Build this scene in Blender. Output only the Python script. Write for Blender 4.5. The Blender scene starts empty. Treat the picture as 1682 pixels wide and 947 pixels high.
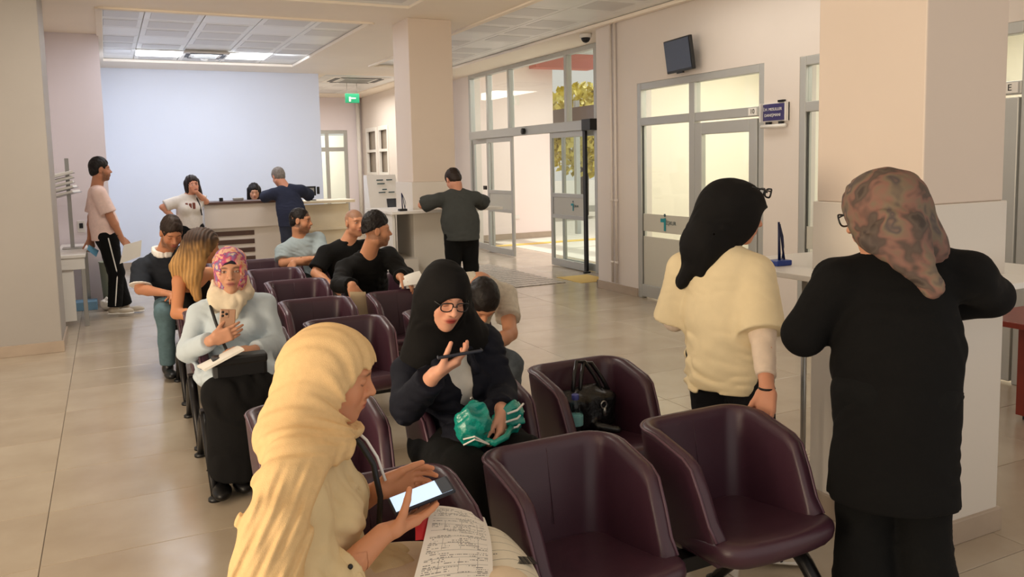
import bpy, bmesh, math, random
import numpy as np
from mathutils import Vector, Matrix
from math import pi, sin, cos, radians

scene = bpy.context.scene
COL = scene.collection
random.seed(7)

# ---------------------------------------------------------------- camera
YAW, PITCH, ROLL = radians(26.32), radians(5.47), radians(-1.265)
CAM_H = 1.60
_f = Vector((sin(YAW) * cos(PITCH), cos(YAW) * cos(PITCH), -sin(PITCH)))
_r = Vector((cos(YAW), -sin(YAW), 0))
_u = _r.cross(_f)
_r2 = _r * cos(ROLL) + _u * sin(ROLL)
_u2 = _u * cos(ROLL) - _r * sin(ROLL)
cam_data = bpy.data.cameras.new('camera')
cam_data.sensor_width = 36.0
cam_data.lens = 36.0 * 1338.3 / 1682.0
cam_data.shift_y = -79.0 / 1682.0
cam_data.clip_start = 0.05
cam = bpy.data.objects.new('camera', cam_data)
COL.objects.link(cam)
cam.matrix_world = Matrix(((_r2.x, _u2.x, -_f.x, 0), (_r2.y, _u2.y, -_f.y, 0), (_r2.z, _u2.z, -_f.z, CAM_H), (0, 0, 0, 1)))
scene.camera = cam

# ---------------------------------------------------------------- colour management and exposure
scene.view_settings.view_transform = 'Standard'
scene.view_settings.look = 'None'
scene.view_settings.gamma = 1.0
scene.view_settings.use_curve_mapping = False
scene.view_settings.exposure = 0.05

# ---------------------------------------------------------------- sky and lights
world = bpy.data.worlds.new('overcast_sky')
scene.world = world
world.use_nodes = True
wn = world.node_tree
wn.nodes.clear()
wo = wn.nodes.new('ShaderNodeOutputWorld')
wb = wn.nodes.new('ShaderNodeBackground')
wb.inputs['Color'].default_value = (1.0, 0.93, 0.84, 1)
wb.inputs['Strength'].default_value = 0.68
wn.links.new(wb.outputs[0], wo.inputs[0])

def area(name, loc, target, sx, sy, power, color):
    l = bpy.data.lights.new(name, 'AREA')
    l.shape = 'RECTANGLE'; l.size = sx; l.size_y = sy
    l.energy = power; l.color = color
    o = bpy.data.objects.new(name, l)
    COL.objects.link(o)
    o.location = loc
    d = Vector(target) - Vector(loc)
    o.rotation_euler = d.to_track_quat('-Z', 'Y').to_euler()
    return o

# low warm daylight through the windows of the left-hand side, cool ceiling panels over the reception plus added fills, daylight in the porch
area('window_light', (-4.6, 1.2, 1.3), (1.2, 2.6, 2.1), 3.0, 2.0, 260, (1.0, 0.80, 0.56))
area('reception_lamp_and_fill', (1.45, 12.3, 3.19), (1.6, 13.9, 0.4), 2.4, 0.6, 74, (0.84, 0.90, 1.0))
area('reception_lamp_and_fill', (1.4, 10.3, 3.19), (1.4, 10.3, 0), 2.2, 0.8, 32, (0.96, 0.95, 1.0))  # added fill before the reception, no lamp panel here; brightens the back area
area('back_door_fill', (4.6, 20.2, 2.6), (4.6, 21.5, 1.2), 1.0, 0.6, 40, (1.0, 0.97, 0.88))  # added unseen light, brightens the wall behind the far door's glass
area('porch_light', (8.4, 12.0, 3.4), (7.6, 12.0, 0), 2.4, 4.0, 205, (1.0, 0.96, 0.90))
area('office_light', (6.9, 6.6, 2.9), (6.9, 6.6, 0), 1.6, 1.8, 52, (1.0, 0.95, 0.86))
area('office_light', (6.9, 3.8, 2.9), (6.9, 3.8, 0), 1.6, 1.8, 52, (1.0, 0.95, 0.86))
area('corridor_light', (4.5, 16.8, 3.1), (4.5, 16.8, 0), 1.0, 2.4, 60, (1.0, 0.95, 0.86))
area('ceiling_lamp_light', (0.5, 6.6, 3.19), (0.5, 6.6, 0), 1.2, 1.2, 55, (1.0, 0.93, 0.82))
area('ceiling_lamp_light', (4.7, 5.4, 3.19), (4.7, 5.4, 0), 0.6, 2.4, 16, (1.0, 0.94, 0.84))

sun = bpy.data.lights.new('sun', 'SUN'); sun.energy = 2.6; sun.color = (1.0, 0.95, 0.86); sun.angle = radians(2)
so = bpy.data.objects.new('sun', sun); COL.objects.link(so)
so.rotation_euler = Vector((-1.0, -0.2, -1.45)).to_track_quat('-Z', 'Y').to_euler()

# ---------------------------------------------------------------- materials
MATS = {}
def lin(c):
    return tuple(((v / 255.0) / 12.92 if v / 255.0 <= 0.04045 else ((v / 255.0 + 0.055) / 1.055) ** 2.4) for v in c)

def mat(name, rgb, rough=0.6, metal=0.0, var=0.0, vscale=6.0, bump=0.0, bscale=60.0, spec=0.5, emis=None, estr=0.0, alpha=1.0, trans=0.0, coat=0.0, attr=None, sss=0.0):
    m = bpy.data.materials.new(name)
    m.use_nodes = True
    nt = m.node_tree
    b = nt.nodes['Principled BSDF']
    c = lin(rgb)
    b.inputs['Base Color'].default_value = (*c, 1)
    b.inputs['Roughness'].default_value = rough
    b.inputs['Metallic'].default_value = metal
    b.inputs['Specular IOR Level'].default_value = spec
    b.inputs['Coat Weight'].default_value = coat
    if trans: b.inputs['Transmission Weight'].default_value = trans
    if sss:
        b.inputs['Subsurface Weight'].default_value = sss
        b.inputs['Subsurface Radius'].default_value = (0.012, 0.005, 0.003)
    if alpha < 1: b.inputs['Alpha'].default_value = alpha
    if emis:
        b.inputs['Emission Color'].default_value = (*lin(emis), 1)
        b.inputs['Emission Strength'].default_value = estr
    tc = None
    if var or bump:
        tc = nt.nodes.new('ShaderNodeTexCoord')
    if attr:
        a = nt.nodes.new('ShaderNodeAttribute'); a.attribute_name = attr
        nt.links.new(a.outputs['Color'], b.inputs['Base Color'])
    elif var:
        n = nt.nodes.new('ShaderNodeTexNoise'); n.inputs['Scale'].default_value = vscale; n.inputs['Detail'].default_value = 4
        r = nt.nodes.new('ShaderNodeValToRGB')
        r.color_ramp.elements[0].position = 0.3; r.color_ramp.elements[1].position = 0.7
        r.color_ramp.elements[0].color = (*[v * (1 - var) for v in c], 1)
        r.color_ramp.elements[1].color = (*[min(1, v * (1 + var)) for v in c], 1)
        nt.links.new(tc.outputs['Object'], n.inputs['Vector'])
        nt.links.new(n.outputs['Fac'], r.inputs['Fac'])
        nt.links.new(r.outputs['Color'], b.inputs['Base Color'])
    if bump:
        n = nt.nodes.new('ShaderNodeTexNoise'); n.inputs['Scale'].default_value = bscale; n.inputs['Detail'].default_value = 3
        bp = nt.nodes.new('ShaderNodeBump'); bp.inputs['Strength'].default_value = bump; bp.inputs['Distance'].default_value = 0.01
        nt.links.new(tc.outputs['Object'], n.inputs['Vector'])
        nt.links.new(n.outputs['Fac'], bp.inputs['Height'])
        nt.links.new(bp.outputs['Normal'], b.inputs['Normal'])
    MATS[name] = m
    return m

def glass_mat(name, tint=(0.95, 0.98, 0.97), gloss=0.12):
    m = bpy.data.materials.new(name); m.use_nodes = True
    nt = m.node_tree; nt.nodes.clear()
    o = nt.nodes.new('ShaderNodeOutputMaterial')
    t = nt.nodes.new('ShaderNodeBsdfTransparent'); t.inputs['Color'].default_value = (*tint, 1)
    g = nt.nodes.new('ShaderNodeBsdfGlossy'); g.inputs['Roughness'].default_value = 0.03
    lw = nt.nodes.new('ShaderNodeLayerWeight'); lw.inputs['Blend'].default_value = 0.5
    pw = nt.nodes.new('ShaderNodeMath'); pw.operation = 'POWER'; pw.inputs[1].default_value = 5.0
    fr = nt.nodes.new('ShaderNodeMath'); fr.operation = 'MULTIPLY_ADD'; fr.inputs[1].default_value = 0.6; fr.inputs[2].default_value = 0.03
    nt.links.new(lw.outputs['Facing'], pw.inputs[0]); nt.links.new(pw.outputs[0], fr.inputs[0])
    mx = nt.nodes.new('ShaderNodeMixShader')
    nt.links.new(fr.outputs[0], mx.inputs[0]); nt.links.new(t.outputs[0], mx.inputs[1]); nt.links.new(g.outputs[0], mx.inputs[2])
    nt.links.new(mx.outputs[0], o.inputs[0])
    return m

M_wall = mat('wall_paint', (226, 216, 208), 0.55, var=0.015, vscale=2.0, bump=0.03, bscale=180)
M_wall_blue = mat('cool_white_wall_paint', (222, 226, 238), 0.45, var=0.012, vscale=1.5, bump=0.03, bscale=180)
M_lilac = mat('lilac_grey_wall_paint', (240, 231, 236), 0.55, var=0.015, vscale=2.0)
M_pillar = mat('pillar_paint', (168, 161, 154), 0.5, var=0.02, vscale=2.0)
M_column = mat('column_paint', (222, 206, 192), 0.5, var=0.015, vscale=2.0)
M_clad = mat('column_cladding', (224, 216, 206), 0.35, var=0.01, vscale=2.0)
M_soffit = mat('soffit_plaster', (248, 236, 220), 0.6, var=0.015, vscale=2.0)
M_panel = mat('metal_ceiling_panel', (236, 236, 234), 0.32, metal=0.12, var=0.02, vscale=3.0)
M_panel2 = mat('perforated_ceiling_panel', (216, 215, 214), 0.4, metal=0.1, var=0.03, vscale=120)
M_base = mat('stone_skirting', (176, 158, 140), 0.35, var=0.05, vscale=8)
M_grout = mat('tile_grout', (120, 108, 94), 0.8)
M_alu = mat('grey_aluminium', (186, 186, 182), 0.38, metal=0.35, var=0.015, vscale=4)
M_alu_d = mat('dark_gasket', (62, 62, 60), 0.5)
M_glass = glass_mat('clear_glass')
M_frost = mat('frosted_film', (208, 204, 192), 0.5, alpha=0.85)
M_white = mat('white_laminate', (236, 232, 226), 0.35)
M_black = mat('black_plastic', (20, 20, 22), 0.4)
M_dark = mat('dark_steel', (38, 36, 36), 0.35, metal=0.6)
M_steel = mat('brushed_steel', (170, 168, 164), 0.3, metal=0.8)
M_led = mat('led_panel', (255, 255, 255), 0.5, emis=(245, 250, 255), estr=6.0)
M_purple = mat('plum_leatherette', (66, 38, 50), 0.36, var=0.06, vscale=9, bump=0.08, bscale=320, spec=0.55)
M_purple2 = mat('plum_piping', (92, 62, 74), 0.34, bump=0.05, bscale=300)
M_wood = mat('dark_wood_slat', (84, 58, 46), 0.4, var=0.15, vscale=10)
M_counter = mat('counter_front', (222, 210, 196), 0.4)
M_palewood = mat('pale_counter_laminate', (232, 216, 184), 0.4, var=0.04, vscale=6)
M_red = mat('red_brown_laminate', (128, 42, 26), 0.35, var=0.1, vscale=12)
M_paper = mat('white_paper', (240, 236, 228), 0.7)
M_beigepaper = mat('beige_paper', (206, 184, 150), 0.7)
M_navyplate = mat('navy_sign_plate', (56, 48, 104), 0.4)
M_green = mat('exit_sign_green', (24, 120, 84), 0.5, emis=(24, 150, 100), estr=0.6)
M_yellow = mat('yellow_tactile', (222, 184, 84), 0.5)
M_leaf = mat('tree_leaves', (164, 182, 84), 0.6, var=0.35, vscale=3)
M_leaf2 = mat('autumn_leaves', (232, 214, 116), 0.6, var=0.3, vscale=3)
M_bark = mat('tree_bark', (92, 74, 58), 0.9, var=0.2)
M_awning = mat('red_awning', (206, 128, 118), 0.6)
M_pave = mat('outdoor_paving', (206, 198, 186), 0.6, var=0.05)

def floor_mat():
    m = mat('beige_porcelain_tile', (178, 164, 146), 0.16, spec=0.5)
    nt = m.node_tree; b = nt.nodes['Principled BSDF']
    tc = nt.nodes.new('ShaderNodeTexCoord')
    oi = nt.nodes.new('ShaderNodeObjectInfo')
    ad = nt.nodes.new('ShaderNodeVectorMath'); ad.operation = 'ADD'
    nt.links.new(tc.outputs['Object'], ad.inputs[0])
    cmb = nt.nodes.new('ShaderNodeCombineXYZ')
    mu = nt.nodes.new('ShaderNodeMath'); mu.operation = 'MULTIPLY'; mu.inputs[1].default_value = 37.0
    nt.links.new(oi.outputs['Random'], mu.inputs[0]); nt.links.new(mu.outputs[0], cmb.inputs[2])
    nt.links.new(cmb.outputs[0], ad.inputs[1])
    n = nt.nodes.new('ShaderNodeTexNoise'); n.inputs['Scale'].default_value = 2.2; n.inputs['Detail'].default_value = 5
    nt.links.new(ad.outputs[0], n.inputs['Vector'])
    r = nt.nodes.new('ShaderNodeValToRGB')
    c0, c1 = lin((172, 156, 136)), lin((190, 176, 156))
    r.color_ramp.elements[0].position = 0.3; r.color_ramp.elements[1].position = 0.72
    r.color_ramp.elements[0].color = (*c0, 1); r.color_ramp.elements[1].color = (*c1, 1)
    nt.links.new(n.outputs['Fac'], r.inputs['Fac']); nt.links.new(r.outputs['Color'], b.inputs['Base Color'])
    n2 = nt.nodes.new('ShaderNodeTexNoise'); n2.inputs['Scale'].default_value = 7; n2.inputs['Detail'].default_value = 3
    nt.links.new(tc.outputs['Object'], n2.inputs['Vector'])
    mr = nt.nodes.new('ShaderNodeMapRange'); mr.inputs['To Min'].default_value = 0.12; mr.inputs['To Max'].default_value = 0.26
    nt.links.new(n2.outputs['Fac'], mr.inputs['Value']); nt.links.new(mr.outputs[0], b.inputs['Roughness'])
    return m
M_tile = floor_mat()

# ---------------------------------------------------------------- mesh helpers
def link(o, parent=None):
    COL.objects.link(o)
    if parent is not None:
        o.parent = parent
    return o

def mesh_obj(name, verts, faces, m, parent=None, loc=(0, 0, 0), smooth=False):
    me = bpy.data.meshes.new(name)
    me.from_pydata([tuple(v) for v in verts], [], faces)
    me.update()
    if m is not None: me.materials.append(m)
    if smooth:
        me.polygons.foreach_set('use_smooth', [True] * len(me.polygons))
    o = bpy.data.objects.new(name, me)
    o.location = loc
    return link(o, parent)

def bm_obj(name, bm, m, parent=None, loc=(0, 0, 0), rot=(0, 0, 0), smooth=False):
    me = bpy.data.meshes.new(name)
    bmesh.ops.recalc_face_normals(bm, faces=bm.faces)
    bm.to_mesh(me); bm.free()
    if m is not None: me.materials.append(m)
    if smooth:
        me.polygons.foreach_set('use_smooth', [True] * len(me.polygons))
    o = bpy.data.objects.new(name, me)
    o.location = loc; o.rotation_euler = rot
    return link(o, parent)

def add_box(bm, c, h, bev=0.0, M=None, seg=2):
    r = bmesh.ops.create_cube(bm, size=2.0)
    vs = r['verts']
    for v in vs:
        v.co = Vector((v.co.x * h[0], v.co.y * h[1], v.co.z * h[2]))
    if bev > 0:
        es = list({e for v in vs for e in v.link_edges})
        rr = bmesh.ops.bevel(bm, geom=es, offset=bev, segments=seg, affect='EDGES', profile=0.5)
        vs = list({v for f in rr['faces'] for v in f.verts} | {v for v in vs if v.is_valid})
    for v in vs:
        p = v.co
        if M is not None: p = M @ p
        v.co = p + Vector(c)

def box(name, x0, x1, y0, y1, z0, z1, m, parent=None, bev=0.0, off=(0, 0, 0)):
    bm = bmesh.new()
    c = ((x0 + x1) / 2 - off[0], (y0 + y1) / 2 - off[1], (z0 + z1) / 2 - off[2])
    add_box(bm, c, (abs(x1 - x0) / 2, abs(y1 - y0) / 2, abs(z1 - z0) / 2), bev)
    return bm_obj(name, bm, m, parent)

def add_tube(bm, pts, r, seg=10, caps=True):
    pts = [Vector(p) for p in pts]
    rr = r if isinstance(r, (list, tuple)) else [r] * len(pts)
    rings = []
    up = None
    for i, p in enumerate(pts):
        t = (pts[min(i + 1, len(pts) - 1)] - pts[max(i - 1, 0)]).normalized()
        if up is None:
            up = Vector((0, 0, 1)) if abs(t.z) < 0.9 else Vector((1, 0, 0))
        a = t.cross(up).normalized(); b = a.cross(t).normalized(); up = b
        rings.append([bm.verts.new(p + (a * cos(2 * pi * k / seg) + b * sin(2 * pi * k / seg)) * rr[i]) for k in range(seg)])
    for i in range(len(rings) - 1):
        for k in range(seg):
            bm.faces.new((rings[i][k], rings[i][(k + 1) % seg], rings[i + 1][(k + 1) % seg], rings[i + 1][k]))
    if caps:
        bm.faces.new(rings[0]); bm.faces.new(rings[-1])

def tube(name, pts, r, m, parent=None, seg=10, loc=(0, 0, 0)):
    bm = bmesh.new(); add_tube(bm, pts, r, seg)
    return bm_obj(name, bm, m, parent, loc, smooth=True)

def add_lathe(bm, prof, seg=24, c=(0, 0, 0)):
    rings = []
    for (r, z) in prof:
        rings.append([bm.verts.new((c[0] + r * cos(2 * pi * k / seg), c[1] + r * sin(2 * pi * k / seg), c[2] + z)) for k in range(seg)])
    for i in range(len(rings) - 1):
        for k in range(seg):
            bm.faces.new((rings[i][k], rings[i][(k + 1) % seg], rings[i + 1][(k + 1) % seg], rings[i + 1][k]))
    bm.faces.new(rings[0]); bm.faces.new(rings[-1])

def lathe(name, prof, m, parent=None, seg=24, loc=(0, 0, 0), rot=(0, 0, 0)):
    bm = bmesh.new(); add_lathe(bm, prof, seg)
    return bm_obj(name, bm, m, parent, loc, rot, smooth=True)

def empty(name, loc, rz=0.0, parent=None):
    o = bpy.data.objects.new(name, None)
    o.empty_display_size = 0.1
    o.location = loc; o.rotation_euler = (0, 0, rz)
    return link(o, parent)

def tag(o, label, cat, group=None):
    o['label'] = label; o['category'] = cat
    if group: o['group'] = group
    return o

def struct(o):
    o['kind'] = 'structure'
    return o

def copy_tree(root, loc, rz=None):
    r = root.copy(); COL.objects.link(r); r.location = loc
    if rz is not None: r.rotation_euler = (0, 0, rz)
    for k in ('group', 'label'):
        if k in r.keys(): del r[k]
    for ch in list(root.children):
        c = ch.copy(); COL.objects.link(c); c.parent = r
        for g in list(ch.children):
            d = g.copy(); COL.objects.link(d); d.parent = c
    return r

def text_obj(name, s, size, m, parent=None, M=None, extrude=0.0008):
    cu = bpy.data.curves.new(name, 'FONT')
    cu.body = s; cu.size = size; cu.align_x = 'CENTER'; cu.align_y = 'CENTER'; cu.extrude = extrude
    tmp = bpy.data.objects.new(name, cu)
    COL.objects.link(tmp)
    dg = bpy.context.evaluated_depsgraph_get()
    me = bpy.data.meshes.new_from_object(tmp.evaluated_get(dg))
    bpy.data.objects.remove(tmp); bpy.data.curves.remove(cu)
    me.name = name
    me.materials.clear(); me.materials.append(m)
    o = bpy.data.objects.new(name, me)
    if M is not None: o.matrix_local = M
    return link(o, parent)
# ================================================================ SETTING
FZ = 3.22      # soffit height
PZ = 3.245      # ceiling panel height

floor = struct(box('floor', -4.2, 6.9, 0.2, 20.0, -0.08, -0.006, M_grout))
_bm = bmesh.new(); add_box(_bm, (0, 0, -0.006), (0.5985, 0.2985, 0.006), 0.0015, seg=1)
_t0 = bm_obj('tile', _bm, M_tile, floor, (-0.34 + 0.6, 3.72 + 0.3, 0))
_cells = [(i, j) for i in range(-3, 6) for j in range(-5, 18)] + [(i, j) for i in (3, 4) for j in range(18, 26)]
for (i, j) in _cells:
    if (i, j) == (0, 0): continue
    t = _t0.copy(); t.location = (-0.34 + 1.2 * i + 0.6, 3.72 + 0.6 * j + 0.3, 0); COL.objects.link(t)

def wall(name, *a, m=None, **k):
    return struct(box(name, *a, m or M_wall, **k))

# right-hand wall with the two glazed partitions
wall('wall_right', 5.5, 5.7, 0.6, 8.67, 2.46, 3.6)
wall('wall_right', 5.5, 5.7, 7.81, 8.67, 0, 2.46)
wall('wall_right', 5.5, 5.7, 5.36, 5.79, 0, 2.46)
wall('wall_right', 5.5, 5.7, 0.6, 3.34, 0, 2.46)
wall('wall_right', 5.7, 6.3, 8.57, 8.67, 0, 3.6)
wall('wall_right', 6.2, 6.4, 8.67, 9.72, 0, 3.6)
wall('wall_right', 6.2, 6.4, 9.72, 14.16, 3.22, 3.6)
wall('wall_right', 6.2, 6.4, 14.16, 15.1, 0, 3.6)
wall('wall_right', 5.6, 6.2, 15.0, 15.2, 0, 3.6, m=M_lilac)
wall('wall_right', 5.6, 5.8, 15.2, 17.3, 0, 3.4)
wall('wall_right', 5.6, 5.8, 18.96, 19.6, 0, 3.4)
wall('wall_right', 5.6, 5.8, 17.3, 18.96, 0, 1.38)
wall('wall_right', 5.6, 5.8, 17.3, 18.96, 2.47, 3.4)
# back walls
wall('wall_back', -0.4, 3.45, 14.5, 14.7, 0, 3.6, m=M_wall_blue)
wall('wall_back', 3.35, 3.45, 14.7, 19.4, 0, 3.4)
wall('wall_back', 3.45, 4.05, 19.4, 19.6, 0, 3.4, m=M_lilac)
wall('wall_back', 5.25, 5.6, 19.4, 19.6, 0, 3.4, m=M_lilac)
wall('wall_back', 4.05, 5.25, 19.4, 19.6, 2.45, 3.4, m=M_lilac)
# left side
wall('wall_left', -3.2, 0.02, 11.0, 11.2, 0, FZ, m=M_lilac)
wall('wall_left', -0.18, 0.0, 11.2, 14.5, 0, 3.6, m=M_wall_blue)
wall('wall_left', -0.75, -0.60, 9.0, 11.0, 0, FZ, m=M_wall)
lp = wall('wall_left', -2.6, -0.44, 8.24, 9.0, 0, FZ, m=M_pillar, bev=0.008)
struct(box('baseboard_left', -2.6, -0.425, 8.225, 9.0, 0, 0.1, M_base, bev=0.003))
struct(box('baseboard_back', 0.0, 3.45, 14.484, 14.5, 0, 0.12, M_base))
for (y0, y1) in ((7.81, 8.685), (5.36, 5.79), (0.6, 3.34)):
    struct(box('baseboard_right', 5.484, 5.5, y0, y1, 0, 0.1, M_base, bev=0.003))
struct(box('baseboard_right', 5.484, 6.2, 8.67, 8.685, 0, 0.1, M_base))
struct(box('trim_1', -0.60, -0.52, 9.25, 9.33, 0, 2.15, M_steel))
struct(box('trim_2', -0.60, -0.52, 10.2, 10.28, 0, 2.15, M_steel))
struct(box('trim_3', -0.60, -0.52, 9.25, 10.28, 2.15, 2.23, M_steel))

# ---- ceiling: soffits between three recessed bays of metal panels
ceil = struct(box('ceiling', -4.2, 8.0, 0.2, 20.0, 3.62, 3.7, M_soffit))
BAYS = [(0.03, 2.83, 9.2, 13.5), (3.98, 5.44, 2.2, 13.15), (-3.0, 2.94, 1.6, 8.26), (3.62, 5.2, 14.6, 18.6)]
xs = sorted({-4.2, 6.2} | {b[0] for b in BAYS} | {b[1] for b in BAYS})
ys = sorted({0.2, 20.0} | {b[2] for b in BAYS} | {b[3] for b in BAYS})
def in_bay(x, y):
    return any(b[0] < x < b[1] and b[2] < y < b[3] for b in BAYS)
for a, b_ in zip(ys[:-1], ys[1:]):
    run = None
    for x0, x1 in zip(xs[:-1], xs[1:]):
        if in_bay((x0 + x1) / 2, (a + b_) / 2):
            if run: struct(box('soffit', run[0], run[1], a, b_, FZ, 3.62, M_soffit, ceil)); run = None
        else:
            run = (run[0], x1) if run else (x0, x1)
    if run: struct(box('soffit', run[0], run[1], a, b_, FZ, 3.62, M_soffit, ceil))
# lowered moulding round each bay
for (x0, x1, y0, y1) in BAYS[:2]:
    for k, (a0, a1, c0, c1) in enumerate(((x0 - 0.03, x0 + 0.04, y0, y1), (x1 - 0.04, x1 + 0.03, y0, y1), (x0, x1, y0 - 0.03, y0 + 0.04), (x0, x1, y1 - 0.04, y1 + 0.03))):
        struct(box('moulding', a0, a1, c0, c1, FZ - 0.02, FZ + 0.02, M_soffit, ceil, bev=0.006))
_pan = {}
def panel(x, y, w, d, drop, m):
    key = (round(w, 3), round(d, 3), m.name)
    if key not in _pan:
        bm = bmesh.new(); add_box(bm, (0, 0, 0.01), (w / 2 - 0.004, d / 2 - 0.004, 0.01), 0.004, seg=1)
        o = bm_obj('panel', bm, m, ceil); _pan[key] = o
    else:
        o = _pan[key].copy(); COL.objects.link(o)
    o.location = (x, y, PZ - drop)
LEDS = []
for bi, (x0, x1, y0, y1) in enumerate(BAYS):
    struct(box('backing', x0, x1, y0, y1, PZ + 0.02, PZ + 0.05, M_panel, ceil))
    px = 0.60
    n = int((x1 - x0 + 0.7) / px) + 1
    if bi == 2: px, n = 1.2, 6
    sx = {0: -0.13, 1: 4.01 - 0.6, 2: -3.0, 3: 3.62}[bi]
    m = int((y1 - y0) / 0.6) + 2
    sy = {0: 9.35 - 0.6, 1: 2.43, 2: 1.6, 3: 14.6}[bi]
    for i in range(n):
        for j in range(m):
            a, b_ = sx + i * px, sx + (i + 1) * px
            c, d = sy + j * 0.6, sy + (j + 1) * 0.6
            a, b_, c, d = max(a, x0), min(b_, x1), max(c, y0), min(d, y1)
            if b_ - a < 0.06 or d - c < 0.06: continue
            cx, cy = (a + b_) / 2, (c + d) / 2
            if bi == 0 and 12.9 > cy > 12.4 and (0.47 < cx < 1.07 or 1.67 < cx < 2.27): LEDS.append((cx, cy, b_ - a, d - c)); continue
            if bi == 0 and 12.9 > cy > 12.4 and 1.07 < cx < 1.67: ACPOS = (cx, cy); continue
            strip = (i + j) % 2 == 0
            panel(cx, cy, b_ - a, d - c, 0.0, M_panel)
            if (i * 5 + j * 3) % 4 != 1 and b_ - a > 0.4 and d - c > 0.4:
                panel(cx, cy, (b_ - a) * 0.8, (d - c) * 0.74, 0.004, M_panel2)
for k, (cx, cy, w, d) in enumerate(LEDS):
    t = empty('ceiling_light', (cx, cy, PZ - 0.012)); tag(t, ['square cool white ceiling light left of the air vent over reception', 'square cool white ceiling light right of the air vent over reception'][k % 2], 'ceiling light', 'lit panels over reception')
    box('frame', cx - w / 2, cx + w / 2, cy - d / 2, cy + d / 2, PZ - 0.012, PZ + 0.02, M_white, t, off=(cx, cy, PZ - 0.012))
    box('diffuser', cx - w / 2 + 0.02, cx + w / 2 - 0.02, cy - d / 2 + 0.02, cy + d / 2 - 0.02, PZ - 0.02, PZ - 0.011, M_led, t, off=(cx, cy, PZ - 0.012))

def cassette(cx, cy, z, w, label):
    t = empty('air_conditioner', (cx, cy, z)); tag(t, label, 'air conditioner')
    o = (cx, cy, z)
    h = w / 2
    box('body', cx - h * .9, cx + h * .9, cy - h * .9, cy + h * .9, z - 0.01, z + 0.1, M_white, t, off=o)
    box('face_plate', cx - h, cx + h, cy - h, cy + h, z - 0.04, z - 0.01, M_white, t, bev=0.012, off=o)
    box('grille', cx - h * .55, cx + h * .55, cy - h * .55, cy + h * .55, z - 0.052, z - 0.04, M_panel2, t, bev=0.004, off=o)
    for k in range(6):
        y = cy - h * .45 + k * h * .18
        box('slat', cx - h * .5, cx + h * .5, y - 0.006, y + 0.006, z - 0.058, z - 0.052, M_steel, t, off=o)
    for (a, b_, c, d) in ((-.7, .7, -.86, -.68), (-.7, .7, .68, .86), (-.86, -.68, -.6, .6), (.68, .86, -.6, .6)):
        box('outlet', cx + a * h, cx + b_ * h, cy + c * h, cy + d * h, z - 0.046, z - 0.035, M_black, t, off=o)
cassette(1.37, 12.5, PZ - 0.005, 0.62, 'square ceiling air vent between the two lit panels over reception')
cassette(4.42, 15.6, PZ + 0.03, 1.1, 'square ceiling air vent in the corridor beyond the centre column')
t = lathe('smoke_detector', [(0.02, 0.0), (0.05, -0.005), (0.055, -0.03), (0.03, -0.05)], M_white, None, 20, (1.42, 13.05, PZ - 0.0)); tag(t, 'small round white smoke detector on panelled ceiling', 'smoke detector')

# ---- square columns (upper shaft, wider lower cladding, skirting)
def column(x0, x1, y0, y1, clad, base):
    c = struct(box('column', x0, x1, y0, y1, 1.40, FZ, M_column, bev=0.006))
    c.name = 'column'
    box('cladding', x0 - clad, x1 + clad, y0 - clad, y1 + clad, 0, 1.40, M_clad, c, bev=0.004)
    if base:
        box('skirting', x0 - clad - 0.016, x1 + clad + 0.016, y0 - clad - 0.016, y1 + clad + 0.016, 0, 0.1, M_base, c, bev=0.004)
    return c
column(2.80, 3.29, 2.10, 2.62, 0.012, True)
column(3.10, 3.62, 8.75, 9.30, 0.02, True)

# shelf around the near column
sh = empty('writing_shelf', (2.95, 2.4, 1.08)); tag(sh, 'white writing shelf wrapped around the near column, woman in black leaning on it', 'shelf')
o = (2.95, 2.4, 1.08)
for k, a in enumerate(((2.60, 2.785, 1.90, 3.1), (3.305, 3.62, 1.90, 3.1), (2.785, 3.305, 1.90, 2.085), (2.785, 3.305, 2.635, 3.1))):
    box('shelf_board', a[0], a[1], a[2], a[3], 1.075, 1.10, M_white, sh, bev=0.003, off=o)
for (x, y) in ((2.66, 2.55), (2.66, 3.03), (3.56, 3.03)):
    tube('support_rod', [(x - o[0], y - o[1], 0.0), (x - o[0], y - o[1], -1.075)], 0.012, M_steel, sh)
# shelf around the centre column
sh = empty('writing_shelf', (3.3, 8.9, 1.08)); tag(sh, 'white writing shelf around the centre column, man in grey leaning on it', 'shelf')
o = (3.3, 8.9, 1.08)
for a in ((2.76, 3.08, 8.5, 9.5), (3.64, 4.1, 8.5, 9.5), (3.08, 3.64, 8.5, 8.73), (3.08, 3.64, 9.32, 9.5)):
    box('shelf_board', a[0], a[1], a[2], a[3], 1.06, 1.09, M_white, sh, bev=0.003, off=o)
box('side_panel', 2.79, 2.82, 8.6, 9.4, 0.55, 1.06, M_white, sh, off=o)
box('side_panel', 2.79, 3.08, 9.36, 9.4, 0.55, 1.06, M_white, sh, off=o)
box('plinth', 2.79, 3.08, 8.6, 9.4, 0.0, 0.55, M_clad, sh, off=o)

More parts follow.
